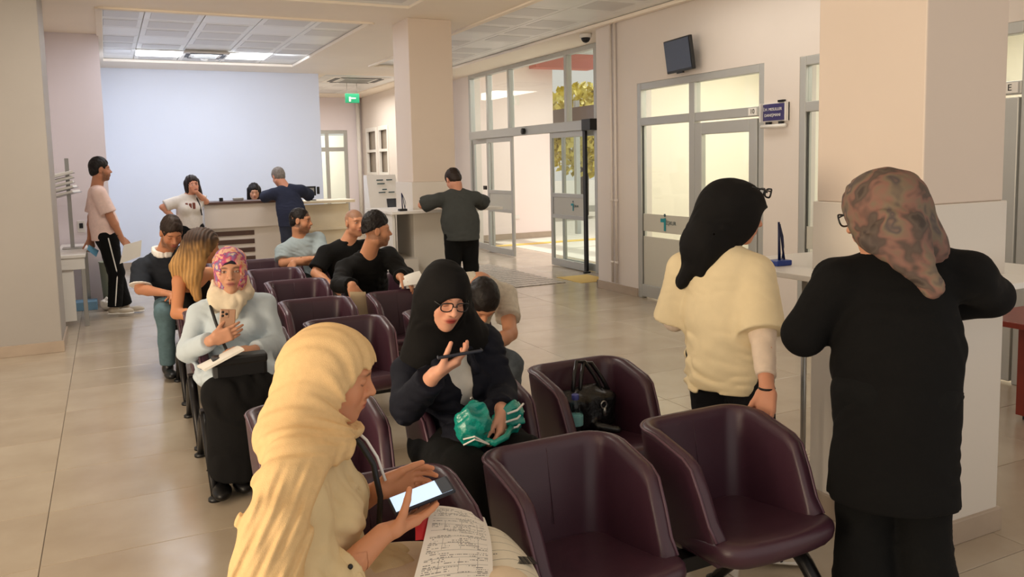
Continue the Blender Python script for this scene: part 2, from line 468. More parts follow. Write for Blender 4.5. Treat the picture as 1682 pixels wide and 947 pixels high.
# ---- glazed partitions of the offices
def partition(n, yb, sign):
    """frame 2.02 m wide, y from yb (near) to yb+2.02 (far)"""
    w = struct(empty('window_%d' % n, (5.52, yb + 1.01, 0)))
    o = (5.52, yb + 1.01, 0)
    X0, X1 = 5.50, 5.58
    B = lambda nm, a, b_, c, d, m=M_alu, x0=X0, x1=X1, bev=0.006: box(nm, x0, x1, yb + a, yb + b_, c, d, m, w, bev=bev, off=o)
    B('frame', 0, 0.07, 0, 2.46); B('frame', 1.95, 2.02, 0, 2.46)
    B('frame', 0.07, 1.95, 2.38, 2.46); B('frame', 0.07, 0.997, 1.98, 2.07); B('frame', 1.093, 1.95, 1.98, 2.07)
    B('frame', 1.0, 1.09, 0.003, 2.383, x0=5.497, x1=5.583); B('frame', 1.09, 1.95, 0.02, 0.16)
    # glass of the transoms and of the fixed light
    gx = dict(x0=5.53, x1=5.536, bev=0)
    B('pane', 0.07, 1.0, 2.07, 2.38, M_glass, **gx)
    B('pane', 1.09, 1.95, 2.07, 2.38, M_glass, **gx)
    B('pane', 1.09, 1.95, 0.16, 1.98, M_glass, **gx)
    B('frosted_band', 1.09, 1.95, 0.78, 0.98, M_frost, x0=5.522, x1=5.528, bev=0)
    B('frosted_band', 1.09, 1.95, 0.16, 0.72, M_frost, x0=5.522, x1=5.528, bev=0)
    # bead strips
    for (a, b_) in ((1.09, 1.10), (1.94, 1.95)):
        B('gasket', a, b_, 0.16, 1.98, M_alu_d, x0=5.52, x1=5.54, bev=0)
    # door leaf
    d = struct(empty('door_%d' % n, (5.50, yb + 0.53, 0)))
    o2 = (5.50, yb + 0.53, 0)
    E = lambda nm, a, b_, c, dd, m=M_alu, x0=5.49, x1=5.55, bev=0.006: box(nm, x0, x1, yb + a, yb + b_, c, dd, m, d, bev=bev, off=o2)
    E('leaf_frame', 0.08, 0.19, 0.02, 1.96); E('leaf_frame', 0.88, 0.99, 0.02, 1.96)
    E('leaf_frame', 0.19, 0.88, 1.84, 1.96); E('leaf_frame', 0.19, 0.88, 0.02, 0.16)
    E('pane', 0.19, 0.88, 0.16, 1.84, M_glass, x0=5.515, x1=5.521, bev=0)
    E('frosted_band', 0.19, 0.88, 0.78, 0.98, M_frost, x0=5.507, x1=5.513, bev=0)
    E('frosted_band', 0.19, 0.88, 0.16, 0.72, M_frost, x0=5.507, x1=5.513, bev=0)
    E('handle_plate', 0.91, 0.95, 0.95, 1.15, M_steel, x0=5.48, x1=5.49)
    E('handle', 0.84, 0.94, 1.04, 1.06, M_steel, x0=5.44, x1=5.46)
    pl = box('number_plate', 5.492, 5.50, yb + 0.09, yb + 0.20, 1.99, 2.06, M_white, None)
    tag(pl, sign[1], 'sign')
    M = Matrix.Translation((5.490, yb + 0.145, 2.025)) @ Matrix.Rotation(-pi / 2, 4, 'Z') @ Matrix.Rotation(pi / 2, 4, 'X')
    text_obj('number', sign[0], 0.062, M_black, pl, M)
    return w
partition(1, 5.79, ('10', 'white number plate reading 10 over the far office door'))
partition(2, 3.34, ('E', 'white plate with dark letter over the near office door at right edge'))

def logo(y, z, x, s=1.0):
    t = empty('logo_sticker', (x, y, z))
    teal = MATS['teal_print']
    R = Matrix.Rotation(-pi / 2, 4, 'Z') @ Matrix.Rotation(pi / 2, 4, 'X')
    bm = bmesh.new(); add_lathe(bm, [(0.014 * s, -0.001), (0.014 * s, 0.001)], 16)
    bmesh.ops.transform(bm, matrix=Matrix.Translation((0, 0, 0.075 * s)) @ Matrix.Rotation(pi / 2, 4, 'Y'), verts=bm.verts)
    bm_obj('dot', bm, MATS['dark_print'], t)
    bm = bmesh.new(); add_box(bm, (0, 0.0, -0.005 * s), (0.001, 0.013 * s, 0.055 * s)); add_box(bm, (0, 0.03 * s, 0.03 * s), (0.0009, 0.03 * s, 0.016 * s))
    bm_obj('figure', bm, teal, t)
    text_obj('lettering', 'İŞKUR', 0.045 * s, MATS['dark_print'], t, Matrix.Translation((0, -0.085 * s, 0.01 * s)) @ R)
    return t
mat('teal_print', (24, 140, 150), 0.5); mat('dark_print', (60, 84, 90), 0.6)
tag(logo(7.32, 0.88, 5.515, 1.3), 'teal figure logo on the frosted band of the far office window', 'logo')

# offices behind the partitions: pale rooms
M_office = mat('office_wall', (248, 242, 228), 0.7)
wall('wall_back', 8.2, 8.3, 1.0, 8.57, 0, 3.0, m=M_office)
wall('wall_back', 5.7, 8.2, 5.52, 5.62, 0, 3.0, m=M_office)
wall('wall_back', 5.7, 8.2, 8.47, 8.57, 0, 3.0, m=M_office)
wall('wall_back', 5.7, 8.2, 1.0, 1.1, 0, 3.0, m=M_office)
struct(box('floor', 6.9, 8.3, 1.0, 8.57, -0.08, 0.0, M_pave))
struct(box('ceiling', 5.7, 8.3, 1.0, 8.57, 3.0, 3.1, M_office))
tk = empty('office_cupboard', (7.9, 7.3, 0)); tag(tk, 'pale tall cupboard inside the far office behind the glass', 'cupboard')
box('body', 7.6, 8.18, 6.9, 7.8, 0, 1.25, M_white, tk, bev=0.01, off=(7.9, 7.3, 0))
for k in range(2):
    box('door', 7.585, 7.6, 6.91 + k * 0.445, 7.345 + k * 0.445, 0.05, 1.22, M_white, tk, bev=0.003, off=(7.9, 7.3, 0))

# ---- entrance: transom windows and automatic sliding doors
ew = struct(empty('window_3', (6.2, 11.94, 2.7)))
o = (6.2, 11.94, 2.7)
E = lambda nm, y0, y1, z0, z1, m=M_alu, x0=6.16, x1=6.26, bev=0.006: box(nm, x0, x1, y0, y1, z0, z1, m, ew, bev=bev, off=o)
E('frame', 9.72, 14.16, 3.15, 3.22)
for y in (9.72, 10.54, 12.45, 13.31, 14.09):
    E('mullion', y, y + 0.07, 2.17, 3.15)
for (a, b_) in ((9.79, 10.54), (10.61, 12.45), (12.52, 13.31), (13.38, 14.09)):
    E('pane', a, b_, 2.17, 3.15, M_glass, x0=6.20, x1=6.206, bev=0)
E('frame', 14.09, 14.16, 0, 2.17); E('frame', 9.72, 9.79, 0, 2.17)
hd = empty('door_operator', (6.15, 11.8, 2.1)); tag(hd, 'grey header box of the automatic entrance doors', 'door operator')
o = (6.15, 11.8, 2.1)
box('housing', 6.06, 6.20, 9.80, 13.95, 2.03, 2.17, M_alu, hd, bev=0.006, off=o)
box('end_cap', 6.04, 6.21, 9.70, 9.93, 2.02, 2.18, M_black, hd, bev=0.006, off=o)
bm = bmesh.new(); add_lathe(bm, [(0.02, -0.03), (0.05, -0.01), (0.05, 0.03)], 18)
bm_obj('motion_sensor', bm, M_black, hd, (6.05 - o[0], 11.72 - o[1], 2.09 - o[2]), (0, -pi / 2, 0), smooth=True)

def slider(n, y0, y1, x, dark_edge=None, band=True, frame=0.07):
    d = struct(empty('door_%d' % n, (x, (y0 + y1) / 2, 0)))
    o = (x, (y0 + y1) / 2, 0)
    B = lambda nm, a, b_, c, dd, m=M_alu, t=0.02, bev=0.004: box(nm, x - t, x + t, a, b_, c, dd, m, d, bev=bev, off=o)
    B('leaf_frame', y0, y0 + frame, 0.01, 2.03, M_black if dark_edge == 'near' else M_alu)
    B('leaf_frame', y1 - frame, y1, 0.01, 2.03)
    B('leaf_frame', y0 + frame, y1 - frame, 0.01, 0.12); B('leaf_frame', y0 + frame, y1 - frame, 1.95, 2.03)
    B('pane', y0 + frame, y1 - frame, 0.12, 1.95, M_glass, t=0.003, bev=0)
    if band:
        B('rail', y0 + frame, y1 - frame, 1.06, 1.12); B('rail', y0 + frame, y1 - frame, 0.74, 0.80)
        B('frosted_band', y0 + frame, y1 - frame, 0.80, 1.06, M_frost, t=0.006, bev=0)
    return d
slider(3, 13.26, 14.09, 6.21, band=False)
slider(4, 12.28, 13.30, 6.13)
slider(5, 9.95, 10.98, 6.13, dark_edge='near')
slider(6, 9.79, 10.80, 6.23, band=False)
box('door_stop', 6.02, 6.12, 9.86, 9.9, 0.0, 0.02, M_black, None)
bpy.data.objects['door_stop']['kind'] = 'structure'
tag(logo(10.32, 0.93, 6.118, 1.0), 'teal figure logo on the right sliding entrance door', 'logo')
lk = box('door_lock', 6.09, 6.115, 13.32, 13.44, 1.12, 1.19, M_black, None, bev=0.004); tag(lk, 'small black lock box on left entrance door frame', 'lock')

# ---- porch outside
struct(box('floor', 6.9, 12.5, 8.0, 15.2, -0.08, -0.004, M_pave))
struct(box('ground', 6.4, 40, 15.4, 60, -0.2, -0.05, M_pave)); struct(box('ground', 12.5, 40, -10, 15.4, -0.2, -0.05, M_pave))
M_porch = mat('porch_wall', (246, 232, 228), 0.7)
wall('wall_front', 6.4, 8.55, 15.2, 15.4, 0, 3.82, m=M_porch)
struct(box('baseboard_front', 6.4, 8.55, 15.18, 15.2, 0, 0.12, M_base))
struct(box('trim_4', 6.4, 11.0, 14.0, 14.25, -0.004, 0.004, M_yellow))
M_porchceil = mat('porch_ceiling', (206, 222, 226), 0.6)
struct(box('ceiling', 6.4, 9.4, 8.0, 15.4, 3.82, 3.9, M_porchceil))
struct(box('trim_5', 8.0, 9.4, 14.9, 15.2, 3.52, 3.82, M_awning))
for k, y in enumerate((13.2, 15.35)):
    struct(box('post', 9.2, 9.3, y, y + 0.1, 0, 2.9, M_alu))
struct(box('beam', 9.15, 9.35, 8.0, 17.5, 2.42, 2.75, mat('brown_beam', (110, 92, 84), 0.6)))
sk = box('wall_socket', 7.55, 7.70, 15.175, 15.2, 0.42, 0.50, M_white, None, bev=0.004); tag(sk, 'white double socket low on the porch wall', 'socket')
def tree(x, y, h, r, m, label, seed):
    rnd = random.Random(seed)
    t = empty('tree', (x, y, -0.05)); tag(t, label, 'tree')
    tube('trunk', [(0, 0, 0), (0.05, 0, h * 0.3), (0, 0.05, h * 0.65)], [0.16, 0.13, 0.06], M_bark, t)
    vs, fs = [], []
    for k in range(2600):
        a, b_ = rnd.uniform(0, 2 * pi), rnd.uniform(-1, 1)
        rr = r * rnd.random() ** 0.4
        s = (1 - b_ * b_) ** 0.5
        p = Vector((rr * s * cos(a), rr * s * sin(a), h * 0.62 + rr * b_ * 0.95))
        n = Vector((rnd.uniform(-1, 1), rnd.uniform(-1, 1), rnd.uniform(-1, 1))).normalized()
        u = n.orthogonal().normalized(); v = n.cross(u); w = rnd.uniform(0.09, 0.18)
        i = len(vs); vs += [p + u * w, p + v * w * 0.6, p - u * w, p - v * w * 0.6]; fs.append((i, i + 1, i + 2, i + 3))
    f = mesh_obj('foliage', vs, fs, m, t); f['kind'] = 'stuff'
tree(13.0, 21.3, 4.2, 1.5, M_leaf2, 'yellow-leaved tree outside, left of the two seen through the sliding door', 1)
tree(16.8, 24.6, 4.8, 1.8, M_leaf, 'green tree outside, right of the yellow one through the sliding door', 2)

# ---- far corridor door and hatch
fd = struct(empty('door_7', (4.65, 19.4, 0)))
o = (4.65, 19.4, 0)
F = lambda nm, a, b_, c, d, m=M_alu, y0=19.42, y1=19.48: box(nm, a, b_, y0, y1, c, d, m, fd, bev=0.004, off=o)
for x in (4.05, 4.72, 5.17): F('leaf_frame', x, x + 0.08, 0, 2.45)
F('leaf_frame', 4.13, 5.17, 2.37, 2.45, y0=19.425, y1=19.475); F('leaf_frame', 4.13, 5.17, 1.95, 2.05, y0=19.425, y1=19.475)
F('pane', 4.13, 4.72, 0.1, 2.4, M_glass, 19.44, 19.446); F('pane', 4.80, 5.17, 0.1, 2.4, M_glass, 19.44, 19.446)
F('leaf_frame', 4.13, 5.17, 0, 0.1)
wall('wall_back', 3.4, 5.8, 21.5, 21.6, -0.2, 2.4, m=M_office)
hw = struct(empty('window_4', (5.6, 18.1, 1.9)))
o = (5.6, 18.1, 1.9)
for (y0, y1) in ((17.3, 18.0), (18.15, 18.96)):
    for a in ((y0, y0 + 0.06, 1.38, 2.47), (y1 - 0.06, y1, 1.38, 2.47), (y0 + 0.06, y1 - 0.06, 1.38, 1.44), (y0 + 0.06, y1 - 0.06, 2.38, 2.47), (y0 + 0.06, y1 - 0.06, 1.90, 1.96)):
        box('sash', 5.57, 5.63, a[0], a[1], a[2], a[3], M_white, hw, bev=0.004, off=o)
    box('pane', 5.66, 5.67, y0, y1, 1.38, 2.47, mat('hatch_glass', (150, 138, 124), 0.25), hw, off=o)
wall('wall_right', 5.6, 5.8, 18.0, 18.15, 1.38, 2.47)
tm = tube('downpipe', [(5.5, 19.3, 0), (5.5, 19.3, 3.2)], 0.05, M_white); tag(tm, 'white vertical pipe in the far corridor corner', 'pipe')

# ---- things fixed to walls and ceiling
ex = empty('exit_sign', (4.43, 15.9, 2.92)); tag(ex, 'small green exit sign hanging in the far corridor', 'exit sign')
box('panel', -0.14, 0.14, -0.012, 0.012, -0.09, 0.09, M_green, ex, bev=0.004)
bm = bmesh.new(); add_box(bm, (-0.05, -0.014, -0.02), (0.018, 0.002, 0.045)); add_box(bm, (0.02, -0.014, 0.0), (0.05, 0.002, 0.012))
bm_obj('pictogram', bm, M_white, ex)
for x in (-0.1, 0.1): tube('hanger', [(x, 0, 0.09), (x, 0, 0.30)], 0.004, M_steel, ex, 6)

dc = empty('security_camera', (5.62, 9.1, FZ)); tag(dc, 'white dome security camera with dark lens above the entrance', 'camera')
lathe('base', [(0.075, 0.0), (0.08, -0.02), (0.075, -0.05), (0.062, -0.055)], M_white, dc)
lathe('dome', [(0.06, -0.055), (0.055, -0.08), (0.038, -0.105), (0.012, -0.117)], M_black, dc)

tv = empty('wall_monitor', (5.36, 6.86, 2.66)); tv.rotation_euler = (0, radians(-8), radians(-8)); tag(tv, 'black flat monitor on wall bracket above the far office window', 'monitor')
box('housing', -0.02, 0.02, -0.26, 0.26, -0.17, 0.17, M_black, tv, bev=0.008)
box('screen', -0.024, -0.019, -0.245, 0.245, -0.145, 0.155, mat('monitor_screen', (44, 46, 54), 0.18), tv)
box('bracket', 0.02, 0.13, -0.04, 0.04, -0.06, 0.06, M_dark, tv, bev=0.004)
box('foot_bar', -0.022, 0.0, -0.06, 0.06, -0.185, -0.17, M_dark, tv)

sg = empty('door_sign', (5.49, 5.63, 2.0)); tag(sg, 'purple-blue office sign with white lettering beside the far office door', 'sign')
bm = bmesh.new()
n = 12
for i in range(n + 1):
    y = -0.15 + 0.3 * i / n; x = -0.012 - 0.028 * (1 - (y / 0.15) ** 2)
    for z in (-0.075, 0.075): bm.verts.new((x, y, z))
bm.verts.ensure_lookup_table()
for i in range(n): bm.faces.new((bm.verts[2 * i], bm.verts[2 * i + 1], bm.verts[2 * i + 3], bm.verts[2 * i + 2]))
bm_obj('plate', bm, M_navyplate, sg, smooth=True)
box('holder', -0.012, 0.01, -0.16, 0.16, -0.085, 0.085, M_white, sg, bev=0.004)
box('holder', -0.045, 0.01, -0.16, -0.15, -0.085, 0.085, M_white, sg); box('holder', -0.045, 0.01, 0.15, 0.16, -0.085, 0.085, M_white, sg)
R = Matrix.Rotation(-pi / 2, 4, 'Z') @ Matrix.Rotation(pi / 2, 4, 'X')
text_obj('lettering', 'İ.H. MESULLER', 0.036, M_white, sg, Matrix.Translation((-0.043, 0, 0.025)) @ R)
text_obj('lettering', 'DANIŞMANI', 0.036, M_white, sg, Matrix.Translation((-0.043, 0, -0.028)) @ R)
tube('rod', [(-0.03, -0.15, -0.125), (-0.03, 0.15, -0.125)], 0.018, M_white, sg)
box('clip', -0.03, 0.0, -0.1, -0.06, -0.125, -0.085, M_black, sg); box('clip', -0.03, 0.0, 0.05, 0.1, -0.125, -0.085, M_black, sg)
box('clip', -0.03, 0.0, -0.12, -0.05, 0.085, 0.105, M_dark, sg)

hp = empty('heating_pipes', (5.46, 8.2, 0)); tag(hp, 'pair of thin white vertical heating pipes on the wall by the entrance', 'pipes')
for dy, r in ((0.0, 0.016), (0.09, 0.016)):
    tube('pipe', [(0, dy, 0.12), (0, dy, FZ)], r, M_wall, hp)
    for z in (1.1, 0.35): lathe('collar', [(0.024, 0), (0.024, 0.03)], M_wall, hp, 14, (0, dy, z))

# ---- entrance mat strip
em = empty('floor_mat', (5.2, 9.9, 0.0)); tag(em, 'speckled metal entrance mat strip across the floor by the doors', 'mat')
M_mat = mat('speckled_mat', (170, 160, 148), 0.35, var=0.45, vscale=30)
for k in range(14):
    y = 9.25 + k * 0.17
    box('strip', 4.62, 5.35, y, y + 0.155, 0.0, 0.008, M_mat, em, off=(5.2, 9.9, 0.0))
struct(box('trim_6', 5.5, 6.0, 9.1, 9.75, 0.0, 0.004, M_yellow))
# ================================================================ RECEPTION, DESK, KIOSK
rc = empty('reception_counter', (2.1, 12.2, 0)); tag(rc, 'cream reception counter with dark edged top and brown slats', 'counter')
o = (2.1, 12.2, 0)
box('front_panel', 1.17, 2.32, 11.8, 11.9, 0.78, 1.11, M_counter, rc, bev=0.004, off=o)
box('lower_panel', 1.22, 2.32, 11.86, 11.94, 0.0, 0.78, M_counter, rc, bev=0.004, off=o)
box('side_panel', 1.17, 1.22, 11.86, 12.7, 0.0, 1.11, M_counter, rc, off=o)
box('top', 1.14, 2.34, 11.76, 12.3, 1.11, 1.145, M_wood, rc, bev=0.003, off=o)
box('wing_panel', 2.30, 3.25, 12.1, 12.2, 0.0, 1.04, M_palewood, rc, off=o)
box('wing_top', 2.30, 3.32, 11.98, 12.6, 1.06, 1.10, M_palewood, rc, bev=0.003, off=o)
box('wing_ledge', 2.30, 3.30, 12.05, 12.12, 0.66, 0.70, M_palewood, rc, off=o)
for k, z in enumerate((0.70, 0.58, 0.46, 0.34)):
    box('slat', 1.30, 1.82, 11.845, 11.862, z - 0.032, z + 0.032, M_wood, rc, bev=0.003, off=o)
for (n_, x, y, w, d, h, lab, m) in (('stamp_box', 1.42, 12.0, 0.05, 0.05, 0.05, 'small dark stamp box on reception counter near the girl', M_black), ('desk_tray', 1.66, 12.1, 0.14, 0.1, 0.04, 'low grey tray lying on reception counter', M_steel)):
    tag(box(n_, x - w / 2, x + w / 2, y - d / 2, y + d / 2, 1.146, 1.146 + h, m, None, bev=0.006), lab, 'tray')
mo = empty('payment_terminal', (2.72, 12.2, 1.101)); tag(mo, 'small black framed screen on stand at right end of reception', 'screen')
box('base', -0.06, 0.06, -0.05, 0.05, 0, 0.012, M_black, mo, bev=0.004); tube('neck', [(0, 0, 0.01), (0, 0, 0.09)], 0.012, M_black, mo)
box('housing', -0.10, 0.07, -0.015, 0.015, 0.07, 0.21, M_black, mo, bev=0.006); box('screen', -0.07, 0.04, -0.017, -0.014, 0.095, 0.185, M_steel, mo)
box('keypad', 0.085, 0.125, -0.012, 0.012, 0.09, 0.20, M_black, mo, bev=0.004)

# writing desk at the left with paper trays
dk = empty('office_desk', (-0.40, 10.1, 0)); tag(dk, 'white desk beside the pillar, man in pink standing at it', 'desk')
o = (-0.40, 10.1, 0)
box('desk_top', -0.52, -0.24, 9.45, 10.95, 0.72, 0.75, M_white, dk, bev=0.004, off=o)
box('apron', -0.51, -0.25, 9.47, 9.49, 0.60, 0.72, M_white, dk, off=o)
box('side_panel', -0.49, -0.36, 9.5, 9.53, 0.06, 0.70, M_white, dk, bev=0.003, off=o)
for (x, y) in ((-0.49, 9.5), (-0.27, 9.5), (-0.49, 10.9), (-0.27, 10.9)):
    l = box('leg', x - 0.02, x + 0.02, y - 0.02, y + 0.02, 0.0, 0.72, M_steel, dk, bev=0.003, off=o)
ps = empty('brochure_stand', (-0.38, 10.3, 0.752)); tag(ps, 'grey metal stand with fanned paper trays on white desk', 'stand')
box('pole', -0.02, 0.02, -0.02, 0.02, 0.0, 1.0, M_steel, ps, bev=0.004)
box('base', -0.1, 0.1, -0.1, 0.1, 0.0, 0.012, M_steel, ps, bev=0.003)
for k in range(5):
    t_ = box('tray', -0.02, 0.24, -0.16, 0.16, 0.58 + k * 0.055, 0.588 + k * 0.055, M_steel, ps); t_.rotation_euler = (0, radians(-14), radians(7 * (k - 2)))
    p_ = box('paper', 0.0, 0.23, -0.14, 0.14, 0.588 + k * 0.055, 0.612 + k * 0.055, M_paper, ps); p_.rotation_euler = (0, radians(-14), radians(7 * (k - 2)))
sk = box('wall_socket', -0.34, -0.26, 10.985, 11.0, 0.88, 1.02, M_white, None, bev=0.004); tag(sk, 'wall socket with black plug above the white desk', 'socket')
box('plug', -0.02, 0.02, -0.03, 0.0, -0.02, 0.04, M_black, sk, bev=0.004); bpy.data.objects['plug'].location = (-0.30, 10.985, 0.95)
bn = empty('waste_bin', (-0.01, 10.78, 0)); tag(bn, 'grey-green plastic waste bin behind the legs of the man in pink', 'bin')
lathe('bucket', [(0.10, 0.0), (0.13, 0.52), (0.137, 0.53), (0.13, 0.535), (0.12, 0.52), (0.095, 0.02)], mat('bin_plastic', (150, 156, 136), 0.5), bn, 20)
fb = box('file_box', -0.46, -0.18, 10.55, 10.8, 0.0, 0.1, mat('blue_card', (120, 160, 190), 0.6), None, bev=0.006); tag(fb, 'pale blue file box on floor under the white desk', 'box')
pb = empty('paper_bag', (-0.06, 10.45, 0)); tag(pb, 'crumpled white paper bag on floor behind the man in pink', 'bag')
bm = bmesh.new(); bmesh.ops.create_icosphere(bm, subdivisions=3, radius=0.09)
for v in bm.verts: v.co = Vector((v.co.x, v.co.y, v.co.z * 0.8 + 0.07)) * (1 + 0.18 * sin(v.co.x * 70) * cos(v.co.y * 60 + v.co.z * 50))
for v in bm.verts: v.co.z = max(v.co.z, 0.001)
bm_obj('sack', bm, M_paper, pb)

# queue kiosk behind the centre column
ks = empty('queue_kiosk', (3.28, 10.5, 0)); tag(ks, 'white queue ticket kiosk with dark screen left of the centre column', 'kiosk')
bm = bmesh.new()
pr = [(-0.14, 0), (0.16, 0), (0.16, 1.47), (0.02, 1.47), (-0.14, 0.95)]
a = [bm.verts.new((-0.20, y, z)) for (y, z) in pr]; b_ = [bm.verts.new((0.20, y, z)) for (y, z) in pr]
bm.faces.new(a); bm.faces.new(list(reversed(b_)))
for i in range(5): bm.faces.new((a[i], b_[i], b_[(i + 1) % 5], a[(i + 1) % 5]))
bm_obj('housing', bm, M_white, ks)
tilt = math.atan2(0.16, 0.52)
T = Matrix.Translation((0, -0.065, 1.21)) @ Matrix.Rotation(-tilt, 4, 'X')
def onk(nm, x0, x1, z0, z1, m):
    bm = bmesh.new(); add_box(bm, ((x0 + x1) / 2, -0.008, (z0 + z1) / 2), ((x1 - x0) / 2, 0.006, (z1 - z0) / 2)); bmesh.ops.transform(bm, matrix=T, verts=bm.verts); return bm_obj(nm, bm, m, ks)
onk('screen', 0.03, 0.17, -0.24, -0.06, MATS['monitor_screen'])
for k, (x, z, w) in enumerate(((-0.03, 0.20, 0.09), (0.10, 0.20, 0.08), (-0.02, 0.15, 0.10), (0.02, 0.07, 0.06), (-0.02, 0.03, 0.09), (0.11, 0.03, 0.08))):
    onk('print_line', x - w / 2, x + w / 2, z - 0.006, z + 0.006, MATS['dark_print'])

def pen_holder(x, y, z, m, m2, label):
    t = empty('pen_stand', (x, y, z)); tag(t, label, 'pen stand')
    box('base', -0.045, 0.045, -0.035, 0.035, 0, 0.025, m, t, bev=0.005)
    tube('pen', [(0.0, 0, 0.02), (-0.006, 0, 0.20)], [0.007, 0.005], m2, t)
    tube('pen', [(0.03, 0.0, 0.02), (0.0, 0, 0.19)], [0.005, 0.004], m2, t)
    bm = bmesh.new(); add_tube(bm, [(0.035, 0.02, 0.02), (0.045, 0.02, 0.08), (0.03, 0.01, 0.13), (0.0, 0, 0.19)], 0.003, 6)
    bm_obj('cord', bm, m2, t, smooth=True)
pen_holder(2.76, 2.8, 1.10, mat('blue_plastic', (30, 62, 150), 0.4), mat('navy_pen', (18, 26, 70), 0.4), 'blue pen stand with dark pens on near column shelf')
pen_holder(2.92, 8.62, 1.09, M_black, MATS['navy_pen'], 'dark pen stand with pen on centre column shelf')

# red-brown desk at the right edge
rd = empty('wooden_desk', (5.15, 2.6, 0)); tag(rd, 'red-brown wooden desk cut off by the right edge', 'desk')
o = (5.15, 2.6, 0)
box('desk_top', 4.55, 5.45, 1.9, 3.10, 0.60, 0.635, M_red, rd, bev=0.004, off=o)
box('side_panel', 4.80, 5.40, 2.9, 2.94, 0.03, 0.60, M_red, rd, off=o)
box('side_panel', 4.80, 5.40, 2.0, 2.04, 0.03, 0.60, M_red, rd, off=o)
box('front_panel', 4.80, 4.83, 2.04, 2.9, 0.03, 0.60, M_red, rd, off=o)
for (x, y) in ((4.85, 2.9), (5.35, 2.9), (4.85, 2.04), (5.35, 2.04)):
    lathe('foot', [(0.025, 0), (0.025, 0.03)], M_black, rd, 12, (x - o[0], y - o[1], 0))
# ================================================================ CHAIRS
def u_path(w, yb, r, yf, n=9):
    pts = []
    for i in range(n): pts.append((-w, yf + (yb - r - yf) * i / n))
    for i in range(9):
        a = pi - (pi / 2) * i / 8
        pts.append((-w + r + r * cos(a), yb - r + r * sin(a)))
    for i in range(1, 6): pts.append((-w + r + (2 * w - 2 * r) * i / 6, yb))
    for i in range(9):
        a = pi / 2 - (pi / 2) * i / 8
        pts.append((w - r + r * cos(a), yb - r + r * sin(a)))
    for i in range(n - 1, -1, -1): pts.append((w, yf + (yb - r - yf) * i / n))
    return pts

def sstep(t):
    t = max(0.0, min(1.0, t)); return t * t * (3 - 2 * t)

